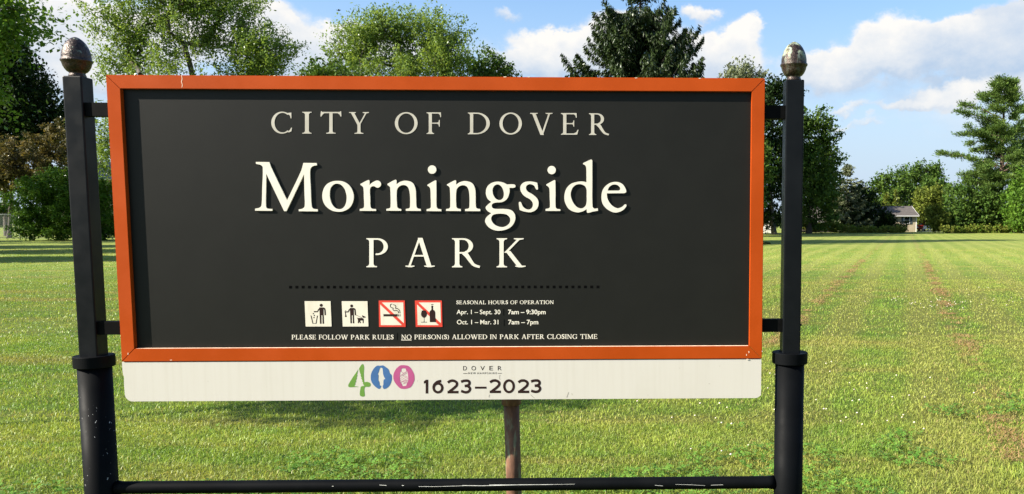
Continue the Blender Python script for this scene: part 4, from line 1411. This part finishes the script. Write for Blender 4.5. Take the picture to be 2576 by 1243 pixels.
# --- left side
tree('leafy_tree', 'bright green tree whose large leaves hang in at the top left corner', 34, -330, [(-75, 25, 125, 80), (-70, 120, 85, 70), (-110, 230, 95, 90, .7), (-30, 55, 85, 45, .5), (-200, 60, 150, 150)], .18, 360, 60, L_NEAR, M_BARK, 3, .80, .26, up=.1, asp=.72, ttop=7)
tree('dark_tree', 'dense dark tree with a sloping right side behind the left post', 92, 20, [(5, 130, 62, 70), (45, 190, 62, 70), (75, 255, 66, 70), (105, 310, 60, 50), (0, 260, 110, 120), (-70, 200, 100, 130), (-40, 340, 120, 90), (60, 370, 80, 60), (20, 70, 26, 26, .6)], .42, 620, 56, L_DARK, M_BARK, 5, 1.0, .35, surf=.45, up=.7)
spruce('fir_tree', 'slim dark fir tip showing just left of the left post', 112, 190, 252, 52, L_SPRUCE, 6, .4, 8, .5, .2, dens=1.2)
tree('copper_tree', 'reddish brown crab apple tree above the green shrub at left', 80, 22, [(75, 395, 95, 62), (140, 350, 55, 50), (10, 420, 75, 62), (150, 420, 50, 55), (-60, 400, 70, 70), (60, 450, 90, 40)], .30, 300, 60, L_COPPER, M_BARK, 7, .62, .22, surf=.3)
tree('shrub', 'large round green shrub at the foot of the left post, dark inside', 70, 150, [(112, 508, 56, 58), (150, 480, 66, 52), (215, 480, 60, 60), (172, 545, 112, 55), (88, 562, 38, 42), (262, 520, 42, 80), (230, 560, 70, 45), (160, 500, 90, 80), (160, 588, 125, 18), (250, 590, 50, 14)], .20, 640, 90, L_HEDGE, M_BARK, 8, .48, .06, cat='shrub', trunk_name='stem', crown_name='foliage', ttop=.8, surf=.35)
tree('shrub', 'small green bush at the left edge below the copper tree', 84, -5, [(-8, 500, 34, 40), (25, 540, 20, 25), (-40, 540, 50, 40)], .26, 90, 50, L_HEDGE, M_BARK, 9, .5, .05, cat='shrub', trunk_name='stem', crown_name='foliage', ttop=.6)
tree('maple_tree', 'wide airy green maple above the left half of the sign', 62, 500, [(330, 60, 95, 62), (300, 140, 72, 40), (250, 165, 35, 30, .5), (440, -10, 120, 60), (560, 10, 110, 55), (470, 90, 90, 55, .7), (590, 90, 110, 55), (675, 130, 72, 52), (640, 165, 100, 35), (420, 175, 100, 35, .7), (255, 330, 50, 60, .7), (262, 400, 50, 50, .7), (480, 290, 230, 110, .6), (230, 75, 18, 12, .4)], .21, 720, 90, L_MAPLE, M_BARK, 11, .72, .34, up=1.0, outw=1.25, surf=.2, ttop=5.5, group='maples behind the sign', asp=.5)
tree('maple_tree', 'round domed green maple above the middle of the sign', 78, 1005, [(930, 75, 70, 42), (1010, 62, 85, 42), (1100, 85, 70, 52), (880, 120, 62, 38), (1010, 130, 150, 50), (1130, 140, 62, 48), (1010, 180, 170, 40), (1000, 290, 190, 100, .7), (840, 100, 24, 12, .4)], .25, 660, 86, L_MAPLE, M_BARK, 12, .86, .36, up=1.0, outw=1.25, surf=.2, ttop=7.5, group='maples behind the sign', asp=.5)
tree('leafy_tree', 'low bushy tree at the left foot of the domed maple', 72, 830, [(810, 185, 60, 28), (870, 190, 70, 26), (840, 280, 100, 90)], .32, 200, 50, L_GREEN, M_BARK, 13, .8, .22, up=.5)
tree('leafy_tree', 'darker leafy tree at the right shoulder of the domed maple', 84, 1225, [(1225, 165, 42, 38), (1250, 190, 50, 28), (1190, 200, 55, 40), (1220, 280, 80, 80)], .34, 190, 50, L_GREEN, M_BARK, 14, .85, .22, up=.6)
spruce('spruce_tree', 'tall dark spruce with hanging boughs above the right half of the sign', 60, 1612, -165, 285, L_SPRUCE, 15, .46, 13, .31, .52, trunk_r=.3, pw=.72, dens=9.5, wig=.22, hang=2.0, asp=.28, tipup=.42)
spruce('fir_tree', 'little fir tip just left of the tall spruce', 105, 1442, 180, 40, L_SPRUCE, 16, .45, 7, .5, .2)
tree('leafy_tree', 'grey green treetop rising beside the right post above the frame', 112, 1862, [(1862, 178, 46, 24), (1780, 192, 40, 10, .5), (1885, 200, 40, 30), (1850, 280, 90, 90)], .40, 190, 44, L_GREY, M_BARK, 17, .9, .25, up=1.0)

# --- right side
tree('dark_tree', 'dark tree between the orange frame and the right post', 104, 1948, [(1935, 245, 48, 42), (1960, 240, 42, 32), (1930, 330, 62, 70), (1945, 420, 62, 70), (1935, 500, 62, 55), (1935, 545, 50, 28), (1890, 400, 80, 140)], .42, 420, 46, L_DARK, M_BARK, 18, .95, .34, up=.2, surf=.5)
tree('leafy_tree', 'big dark leafy tree right of the right post, sunlit at its crown', 112, 2035, [(2050, 305, 38, 36), (2080, 345, 34, 42), (2030, 350, 50, 55), (2060, 420, 56, 60), (2085, 420, 36, 40), (2030, 480, 70, 70), (2075, 490, 42, 50), (2000, 420, 50, 130), (2115, 400, 14, 10, .5), (2040, 545, 60, 34, .8), (1985, 550, 40, 30, .8)], .42, 520, 48, L_GREEN, M_BARK, 19, .95, .40, up=.3, surf=.4)
spruce('spruce_tree', 'pale grey green spruce between the big leafy tree and the dark thicket', 122, 2128, 412, 62, L_GREY, 20, .42, 9, .55, .14, dens=1.3, trunk_r=.2, hang=.5)
tree('shrub', 'broad black green thicket left of the beige house', 124, 2150, [(2140, 515, 50, 45), (2170, 500, 32, 36), (2110, 555, 52, 35), (2190, 545, 45, 40), (2150, 560, 70, 30), (2235, 565, 36, 22), (2220, 560, 30, 25)], .40, 420, 46, L_DARK, M_BARK, 21, .8, .10, cat='shrub', trunk_name='stem', crown_name='foliage', surf=.45, ttop=2)
tree('leafy_tree', 'rounded dark green tree behind the roof of the beige house', 150, 2232, [(2232, 470, 42, 30), (2215, 500, 36, 34), (2262, 490, 30, 40), (2235, 520, 50, 30)], .50, 170, 46, L_GREEN, M_BARK, 22, 1.15, .3)
tree('leafy_tree', 'large billowing tree rising highest behind the beige house', 160, 2320, [(2290, 445, 38, 28), (2325, 438, 36, 28), (2355, 450, 24, 32), (2310, 480, 60, 36), (2345, 490, 36, 40), (2320, 530, 60, 36)], .50, 330, 48, L_GREEN, M_BARK, 23, 1.2, .4, up=.8)
for px, tp in ((2228, 482), (2252, 476)):
    spruce('young_spruce', 'yellow green young spruce just over the roof, %s of the pair' % ('left' if px < 2240 else 'right'), 142, px, tp, 20, L_YELLOW, 24 + px, .5, 8, .55, .1, dens=1.2, trunk_r=.1, group='young spruces behind the roof')
tree('leafy_tree', 'olive green small tree right of the house gable', 140, 2325, [(2330, 500, 34, 24), (2322, 530, 28, 22), (2345, 520, 22, 24), (2320, 550, 16, 14)], .45, 150, 44, L_YELLOW, M_BARK, 26, 1.0, .16)
tree('dark_tree', 'dark bushy tree in the shade behind the house corner', 146, 2335, [(2330, 555, 36, 20), (2365, 545, 30, 26), (2300, 520, 26, 24)], .45, 130, 44, L_DARK, M_BARK, 27, 1.0, .16)
pine('pine_tree', 'tall white pine at right with long level limbs and a bare reddish trunk', 122, 2514, 192, [
    (420, 2376, 384), (345, 2392, 342), (320, 2400, 290), (372, 2420, 330), (440, 2432, 400), (455, 2415, 440), (505, 2388, 478), (478, 2440, 455), (300, 2432, 262), (285, 2462, 240), (262, 2470, 228), (270, 2560, 225),
    (320, 2560, 270), (360, 2570, 310), (400, 2575, 372), (250, 2540, 205), (410, 2450, 425), (470, 2470, 470), (500, 2450, 500), (440, 2560, 420), (230, 2480, 218), (335, 2470, 312), (375, 2470, 372), (350, 2440, 362)], 30, .40, .42, nrand=125, rmax=6.2)
pine('pine_tree', 'second pine partly cut off by the right edge of the photo', 134, 2600, 215, [(300, 2560, 280), (360, 2562, 350)], 31, .42, .4, nrand=90, rmax=7.0)
tree('shrub', 'tall dark green bush under the pine at right', 120, 2440, [(2430, 500, 46, 40), (2480, 520, 46, 40), (2420, 545, 46, 34), (2490, 550, 60, 32), (2385, 560, 26, 22), (2540, 545, 40, 36), (2520, 505, 40, 36)], .42, 420, 46, L_GREEN, M_BARK, 32, .85, .1, cat='shrub', trunk_name='stem', crown_name='foliage', surf=.4, ttop=2)
tree('shrub', 'yellowish bush at the left end of the dark bush under the pine', 119, 2352, [(2350, 540, 18, 20), (2362, 558, 24, 20)], .38, 80, 44, L_YELLOW, M_BARK, 33, .7, .06, cat='shrub', trunk_name='stem', crown_name='foliage', ttop=1)
tree('leafy_tree', 'light green tree cut by the right edge of the photo', 112, 2610, [(2592, 470, 44, 44), (2580, 525, 46, 40), (2620, 500, 70, 80), (2580, 562, 30, 20)], .40, 260, 48, L_HEDGE, M_BARK, 34, .9, .2)

# weeds along the far edge of the field
wp = [(2028, 566, 20, 12), (2052, 574, 18, 7), (2078, 570, 20, 9), (2100, 572, 22, 10), (2150, 577, 40, 6), (2215, 578, 36, 6), (2260, 577, 22, 5), (2390, 577, 22, 6), (2424, 579, 26, 5), (2455, 577, 20, 6), (2490, 578, 24, 5), (2525, 577, 24, 6), (2560, 574, 20, 8)]
wl = ['leafy weeds beside the right post at the far field edge', 'short straw coloured weeds below the dark roofed house', 'tangled weeds in front of the dark roofed house wall', 'bright weeds left of the black green thicket', 'low weeds along the foot of the black green thicket', 'low weeds between the thicket and the beige house', 'weeds below the window of the beige house', 'weeds at the left foot of the bush under the pine', 'flat weeds under the middle of the pine bush', 'upright weeds left of the pine trunk', 'flat weeds right below the pine trunk', 'weeds under the right end of the pine bush', 'weeds at the right edge of the photo below the light tree']
for i, (px, py, rx, ry) in enumerate(wp):
    tree('weed_clump', wl[i], 117, px, [(px, py, rx, ry)], .30, 40, 34, L_WEED, M_BARK, 50 + i, .42, .02, group='weeds along the field edge', cat='weeds', trunk_name='stem', crown_name='foliage', ttop=.3, up=.8)

# far woods closing the horizon
r = np.random.default_rng(77)
n = 5200
X = -230 + 520 * r.random(n)
Yw = 235 + 25 * r.random(n)
hh = 6.0 + 1.6 * np.sin(X * .11) + 1.2 * np.sin(X * .31 + 1) + .8 * np.sin(X * .8)
Zw = hh * r.random(n) ** .8
C = np.stack([X, Yw, Zw], 1)
V = leaves_at(C, rdir(n, r), rdir(n, r) + np.array([0, -.6, .5]), 2.3, r, .7)
tag(npmesh('distant_woods', V.reshape(-1, 3), np.arange(n * 4).reshape(-1, 4), L_FAR, tint=r.random(n)), kind='stuff', label='distant woods along the horizon beyond the field', cat='woods')

# trees to the left, out of the picture, whose shadows lie on the lawn
tree('young_tree', 'young slender tree on the lawn to the left of the sign, outside the photo', 4.7, 0, [(0, 4.6, .95, .75), (.85, 4.40, .5, .35), (-.8, 4.9, .6, .5)], .10, 120, 30, L_NEAR, M_BARK, 61, .30, .05, ttop=3.4, pos=(-8.9,))
for i, (x, y, h) in enumerate(((-34.4, 31, 9), (-41.5, 39.5, 10.5), (-50, 48, 12), (-68.5, 59, 21))):
    tree('leafy_tree', ['nearest', 'second', 'third', 'tallest'][i] + ' leafy tree of the row left of the photo, shading the lawn', y, 0, [(0, h * .60, h * .36, h * .36), (h * .12, h * .8, h * .2, h * .2), (-h * .1, h * .4, h * .22, h * .22)], .34, 360, 50, L_GREEN, M_BARK, 70 + i, .9, .22, pos=(x,), group='trees in a row left of the lawn')
for i, (px, Y, tp) in enumerate(((1790, 97, 222), (1690, 106, 230), (1840, 88, 262))):
    tree('leafy_tree', ['broad', 'second broad', 'lower'][i] + ' leafy tree hidden by the right half of the sign, shading the far field', Y, px, [(px, tp + 70, 75, 70), (px - 40, tp + 140, 70, 70), (px + 40, tp + 150, 70, 80), (px, tp + 220, 80, 80)], .42, 300, 44, L_GREEN, M_BARK, 80 + i, 1.0, .35, group='trees behind the right half of the sign')
tree('leafy_tree', 'leafy tree added behind the dark house to shade the beige house, half hidden by the big leafy tree', 129, 2058, [(2055, 420, 42, 55), (2062, 495, 48, 50), (2045, 540, 45, 30)], .45, 260, 46, L_GREEN, M_BARK, 90, 1.0, .3)  # added tree, put there to cast shade on the beige house

# ------------------------------------------------------------------ houses, fence and small things at the edge of the park
def siding(c1, c2, pitch=.2):
    def f(nt, bs):
        p = nt.node('ShaderNodeTexCoord').outputs['Object']
        z = nt.sep(p)[2]
        saw = nt.math('FRACT', nt.math('DIVIDE', z, pitch))
        n = nt.noise(p, 1.5, 4.0, .6)
        nt.put(bs.inputs['Base Color'], nt.mix(nt.ramp(n, .3, .7), c1, c2))
        bump(nt, bs, saw, .6, .02)
    return f


def shingle(c1, c2):
    def f(nt, bs):
        p = nt.node('ShaderNodeTexCoord').outputs['Object']
        n = nt.noise(nt.vmath('MULTIPLY', p, (1, 1, 3)), 3.0, 5.0, .7)
        nt.put(bs.inputs['Base Color'], nt.mix(nt.ramp(n, .3, .7), c1, c2))
        bump(nt, bs, n, .4, .03)
    return f


M_BEIGE = mat('beige_siding', (.42, .35, .25), .8, fn=siding((.40, .33, .235), (.46, .385, .28)))
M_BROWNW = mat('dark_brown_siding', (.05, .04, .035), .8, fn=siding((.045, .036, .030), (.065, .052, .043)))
M_ROOF = mat('brown_grey_shingles', (.10, .085, .075), .9, fn=shingle((.062, .054, .050), (.102, .088, .080)))
M_ROOFG = mat('grey_shingles', (.16, .16, .17), .85, fn=shingle((.13, .13, .14), (.20, .20, .215)))
M_TRIM = mat('white_trim', (.72, .72, .70), .6, fn=vary((.68, .68, .66), (.75, .75, .73), 3.0))
M_SHUT = mat('blue_grey_shutter', (.06, .08, .10), .7, fn=vary((.055, .072, .09), (.07, .09, .11), 3.0))
M_GLASS = mat('dark_window_glass', (.012, .016, .018), .08, fn=vary((.010, .013, .015), (.016, .02, .022), 2.0))
M_DRIVE = mat('pale_gravel', (.40, .36, .29), .95, fn=vary((.34, .30, .24), (.46, .42, .34), 2.0))
M_CARRED = mat('dark_red_car_paint', (.16, .012, .012), .25, fn=vary((.15, .011, .011), (.18, .014, .013), 3.0))
M_TYRE = mat('tyre_rubber', (.015, .015, .015), .8, fn=vary((.012, .012, .012), (.02, .02, .02), 8.0))
M_LAMP = mat('headlight_glass', (.75, .75, .72), .15, fn=vary((.7, .7, .68), (.8, .8, .78), 9.0))
M_PLASTIC = mat('white_plastic', (.78, .77, .74), .45, fn=vary((.74, .73, .70), (.82, .81, .78), 5.0))
M_WIRE = mat('galvanised_wire', (.20, .22, .21), .5, .6, fn=vary((.17, .19, .18), (.24, .26, .25), 4.0))


def gable_house(name, label, x0, x1, y0, depth, eave, ridge, wall_m, roof_m, over=.35, rz=0.0, cat='house'):
    """long house, ridge along x; front wall at the local y = 0"""
    cx_ = (x0 + x1) / 2
    root = empty(name, (cx_, y0, 0), label, cat, rz=rz)
    hx = (x1 - x0) / 2
    bm = bmesh.new()
    p = [(0, -.2), (depth, -.2), (depth, eave), (depth / 2, ridge - .12), (0, eave)]
    a = [bm.verts.new((-hx, y, z)) for y, z in p]
    b = [bm.verts.new((hx, y, z)) for y, z in p]
    bm.faces.new(a[::-1]); bm.faces.new(b)
    for i in range(5):
        j = (i + 1) % 5
        bm.faces.new((a[i], a[j], b[j], b[i]))
    obj('wall', bm, wall_m, root)
    sl_ = (ridge - eave) / (depth / 2)
    bm = bmesh.new()
    q = [(-over, eave - over * sl_ + .02), (depth / 2, ridge), (depth + over, eave - over * sl_ + .02), (depth + over, eave - over * sl_ + .14), (depth / 2, ridge + .13), (-over, eave - over * sl_ + .14)]
    a = [bm.verts.new((-hx - over * .6, y, z)) for y, z in q]
    b = [bm.verts.new((hx + over * .6, y, z)) for y, z in q]
    bm.faces.new((a[0], a[1], a[4], a[5])); bm.faces.new((a[1], a[2], a[3], a[4]))
    bm.faces.new((b[0], b[1], b[4], b[5])[::-1]); bm.faces.new((b[1], b[2], b[3], b[4])[::-1])
    for i in range(6):
        j = (i + 1) % 6
        bm.faces.new((a[i], b[i], b[j], a[j]))
    roof = obj('roof', bm, roof_m, root)
    bm = bmesh.new()
    ze = eave - over * sl_
    box(bm, -hx - over * .6, hx + over * .6, -over - .11, -over - .003, ze + .01, ze + .13)
    obj('gutter', bm, M_TRIM, root)
    for sx in (-1, 1):
        xr = sx * (hx + over * .6)
        for (ya, za), (yb, zb_) in (((-over, ze - .02), (depth / 2 - .002, ridge - .02)), ((depth / 2 + .002, ridge - .02), (depth + over, ze - .02))):
            bm = bmesh.new()
            v = [bm.verts.new((xr + sx * .004 + dx_, y, z)) for dx_ in (0, sx * .03) for y, z in ((ya, za), (yb, zb_), (yb, zb_ + .17), (ya, za + .17))]
            bm.faces.new(v[:4]); bm.faces.new(v[4:])
            for i in range(4):
                j = (i + 1) % 4
                bm.faces.new((v[i], v[j], v[4 + j], v[4 + i]))
            obj('rake_board', bm, M_TRIM, root)
    return root, hx


def window(root, xc, zc, wd, ht, shutters=True):
    bm = bmesh.new()
    t = .09
    for a in ((xc - wd/2 - t, xc - wd/2, zc - ht/2 - t, zc + ht/2 + t), (xc + wd/2, xc + wd/2 + t, zc - ht/2 - t, zc + ht/2 + t), (xc - wd/2, xc + wd/2, zc + ht/2, zc + ht/2 + t), (xc - wd/2, xc + wd/2, zc - ht/2 - t, zc - ht/2), (xc - wd/2, xc + wd/2, zc - .025, zc + .025)):
        box(bm, a[0], a[1], -.06, .02, a[2], a[3])
    wn = obj('window', bm, M_TRIM, root)
    bm = bmesh.new()
    box(bm, xc - wd/2, xc + wd/2, -.025, -.003, zc - ht/2, zc + ht/2)
    obj('pane', bm, M_GLASS, wn)
    if shutters:
        for s in (-1, 1):
            bm = bmesh.new()
            xs = xc + s * (wd/2 + t + .20)
            box(bm, xs - .17, xs + .17, -.045, -.003, zc - ht/2 - t, zc + ht/2 + t)
            for k in range(8):
                zz = zc - ht/2 + ht * (k + .5) / 8
                box(bm, xs - .13, xs + .13, -.06, -.046, zz - .03, zz + .03)
            obj('shutter', bm, M_SHUT, root)


# beige house, right of the thicket
YH = 131
kH = YH / F
xl, xr = at(2140, 560, YH).x, at(2306, 560, YH).x
ho, hx = gable_house('beige_house', 'low beige house with a brown grey shingle roof and blue grey shutters across the field', xl, xr, YH, 7.0, 2.62, 4.05, M_BEIGE, M_ROOF, .40)
xm = (xl + xr) / 2
window(ho, at(2281, 560, YH).x - xm, 1.86, .82, 1.02)
window(ho, at(2222, 560, YH).x - xm, 1.86, .82, 1.02)
bm = bmesh.new()
box(bm, hx - .13, hx + .012, -.03, -.002, 0, 2.4)
obj('corner_board', bm, M_TRIM, ho)

# dark house in the shade, right of the right post
YD = 122
xl, xr = at(1985, 560, YD).x, at(2106, 560, YD).x
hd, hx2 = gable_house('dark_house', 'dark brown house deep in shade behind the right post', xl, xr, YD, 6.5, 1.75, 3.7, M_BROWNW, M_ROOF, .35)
xm = (xl + xr) / 2
window(hd, at(2062, 560, YD).x - xm, 1.05, 1.0, .7, False)

# pale shed between frame and post
YS = 116
xl, xr = at(1912, 560, YS).x, at(1949, 560, YS).x
sh, hs_ = gable_house('white_shed', 'small white shed seen between the orange frame and the right post', xl, xr, YS, 2.2, 1.62, 2.0, M_TRIM, M_ROOFG, .12, cat='shed')
bm = bmesh.new()
box(bm, -.1, .65, -.03, -.003, 0, 1.42)
for zz in (.35, 1.05): box(bm, -.06, .61, -.045, -.031, zz - .05, zz + .05)
obj('door', bm, M_PLASTIC, sh)

# grey roofed house at left, seen in the gap
YL = 96
xl, xr = at(150, 420, YL).x, at(330, 420, YL).x
hl, hx3 = gable_house('grey_roofed_house', 'house with a grey roof showing in the gap left of the orange frame', xl, xr, YL, 8.0, 6.65, 8.7, M_BEIGE, M_ROOFG, .4)
xm = (xl + xr) / 2
window(hl, at(215, 420, YL).x - xm, 4.9, 1.0, 1.2)
window(hl, at(285, 420, YL).x - xm, 4.9, 1.0, 1.2)
bm = bmesh.new()
box(bm, at(267.5, 420, YL).x - xm - .14, at(267.5, 420, YL).x - xm + .14, 1.0, 1.35, 7.25, 7.75)
obj('chimney', bm, M_TRIM, hl)

# chain link fence at the left edge
YF = 74
fx0, fx1, fh = at(-160, 560, YF).x, at(118, 560, YF).x, 2.25
fe = empty('chain_link_fence', (fx0, YF, 0), 'grey chain link fence at the left edge beside the round green shrub', 'fence')
nfp = 5
Lf = fx1 - fx0
for i in range(nfp):
    bm = bmesh.new()
    tube(bm, [(Lf * i / (nfp - 1), 0, -.1), (Lf * i / (nfp - 1), 0, fh + .08)], .045, 8)
    obj('fence_post', bm, M_WIRE, fe, True)
bm = bmesh.new()
tube(bm, [(0, 0, fh), (Lf, 0, fh)], .035, 8)
obj('top_rail', bm, M_WIRE, fe, True)
vs, fs = [], []
step, tw = .14, .006
for s in (-1, 1):
    x = -fh
    while x < Lf + fh:
        xa, za, xb, zb_ = x, 0.02, x + s * fh, fh
        pts = []
        for X_, Z_ in ((xa, za), (xb, zb_)):
            pts.append((X_, Z_))
        # clip to the fence
        def cl_(p, q):
            (x1_, z1_), (x2_, z2_) = p, q
            if x1_ < 0: t_ = (0 - x1_) / (x2_ - x1_) if x2_ != x1_ else 2; return (0, z1_ + (z2_ - z1_) * t_) if 0 <= t_ <= 1 else None
            if x1_ > Lf: t_ = (Lf - x1_) / (x2_ - x1_) if x2_ != x1_ else 2; return (Lf, z1_ + (z2_ - z1_) * t_) if 0 <= t_ <= 1 else None
            return p
        a, b = cl_(pts[0], pts[1]), cl_(pts[1], pts[0])
        if a and b:
            o = len(vs)
            yy = .004 * s
            vs += [(a[0] - tw, yy, a[1]), (a[0] + tw, yy, a[1]), (b[0] + tw, yy, b[1]), (b[0] - tw, yy, b[1])]
            fs.append((o, o + 1, o + 2, o + 3))
        x += step
npmesh('wire_mesh', np.array(vs), np.array(fs), M_WIRE, fe)

# driveway, car and chairs beside the beige house
bm = bmesh.new()
dl, dr = at(2322, 575, 133).x, at(2362, 575, 133).x
f = [bm.verts.new(p) for p in ((dl, 131.5, .012), (dr, 131.5, .012), (dr + .4, 150, .012), (dl + .3, 150, .012))]
bm.faces.new(f)
tag(obj('driveway', bm, M_DRIVE), kind='structure')

CARX = at(2317, 570, 138).x
car = empty('parked_car', (CARX, 138, 0), 'dark red car parked in the shade beside the beige house', 'car')
bm = bmesh.new()
sec = [(-.0, .42), (.0, .72), (.12, .86), (1.05, .98), (1.75, 1.46), (3.05, 1.48), (3.85, 1.02), (4.35, .96), (4.42, .5), (4.3, .32), (.1, .30)]
for sx in (-1, 1):
    pass
La = [bm.verts.new((-.86 * (1 if z < 1.1 else .80), y, z)) for y, z in sec]
Lb = [bm.verts.new((.86 * (1 if z < 1.1 else .80), y, z)) for y, z in sec]
bm.faces.new(La); bm.faces.new(Lb[::-1])
for i in range(len(sec)):
    j = (i + 1) % len(sec)
    bm.faces.new((La[i], Lb[i], Lb[j], La[j]))
bmesh.ops.recalc_face_normals(bm, faces=bm.faces)
bmesh.ops.bevel(bm, geom=list(bm.edges), offset=.05, segments=2, affect='EDGES')
obj('body', bm, M_CARRED, car)
bm = bmesh.new()
v = [bm.verts.new(p) for p in ((-.70, 1.13, 1.045), (.70, 1.13, 1.045), (.60, 1.72, 1.452), (-.60, 1.72, 1.452))]
bm.faces.new(v)
bmesh.ops.translate(bm, verts=bm.verts, vec=(0, -.02, .02))
obj('windscreen', bm, M_GLASS, car)
for sx in (-1, 1):
    bm = bmesh.new()
    r_ = bmesh.ops.create_uvsphere(bm, u_segments=14, v_segments=8, radius=1)
    bmesh.ops.scale(bm, verts=r_['verts'], vec=(.17, .05, .10))
    bmesh.ops.translate(bm, verts=r_['verts'], vec=(sx * .62, .0, .68))
    obj('headlight', bm, M_LAMP, car, True)
    for yw in (.85, 3.45):
        bm = bmesh.new()
        tube(bm, [(sx * .66, yw, .32), (sx * .88, yw, .32)], .32, 20)
        wh_ = obj('wheel', bm, M_TYRE, car)
        bm = bmesh.new()
        tube(bm, [(sx * .87, yw, .32), (sx * .89, yw, .32)], .19, 16)
        obj('rim', bm, M_WIRE, wh_)


def garden_chair(px, Y, lbl, rz):
    b = at(px, 570, Y)
    c = empty('garden_chair', (b.x, Y, 0), lbl, 'chair', 'white garden chairs by the driveway', rz)
    bm = bmesh.new(); box(bm, -.26, .26, -.24, .24, .40, .44, .01); obj('seat', bm, M_PLASTIC, c)
    bm = bmesh.new()
    for k in range(5): box(bm, -.24 + k * .1, -.16 + k * .1, .22, .25, .441, .88)
    box(bm, -.26, .26, .218, .252, .881, .95, .01)
    obj('backrest', bm, M_PLASTIC, c)
    for sx in (-1, 1):
        bm = bmesh.new(); box(bm, sx * .28 - .03, sx * .28 + .03, -.22, .24, .60, .64, .008); obj('armrest', bm, M_PLASTIC, c)
        for sy in (-1, 1):
            bm = bmesh.new(); box(bm, sx * .28 - .025, sx * .28 + .025, sy * .2 - .025, sy * .2 + .025, 0, .599); obj('leg', bm, M_PLASTIC, c)


garden_chair(2341, 132.5, 'white garden chair on the driveway, right of the other white chair', .5)
garden_chair(2327, 133.5, 'white garden chair nearest to the dark red car', -.3)

# a bird crossing the sky
M_BIRD = mat('dark_feathers', (.02, .02, .022), .8, fn=vary((.015, .015, .017), (.03, .03, .033), 20.0))
bp = at(852, 26, 55)
bi = empty('bird', bp, 'small dark bird flying above the domed maple', 'bird', rz=.3)
bm = bmesh.new()
tube(bm, [(-.15, 0, .01), (-.10, 0, .0), (-.02, 0, -.01), (.05, 0, .0), (.09, 0, .02), (.12, 0, .02), (.145, 0, .015)], [.018, .012, .04, .036, .024, .018, .002], 8)
for s in (-1, 1):
    v = [bm.verts.new(p) for p in ((.05, s * .02, .015), (.045, s * .10, .05), (.0, s * .17, .03), (-.04, s * .16, .025), (-.03, s * .09, .035), (-.04, s * .02, .01))]
    w_ = [bm.verts.new((q.co.x, q.co.y, q.co.z - .008)) for q in v]
    bm.faces.new(v); bm.faces.new(w_[::-1])
    for i in range(6):
        j = (i + 1) % 6
        bm.faces.new((v[i], v[j], w_[j], w_[i]))
obj('body', bm, M_BIRD, bi)
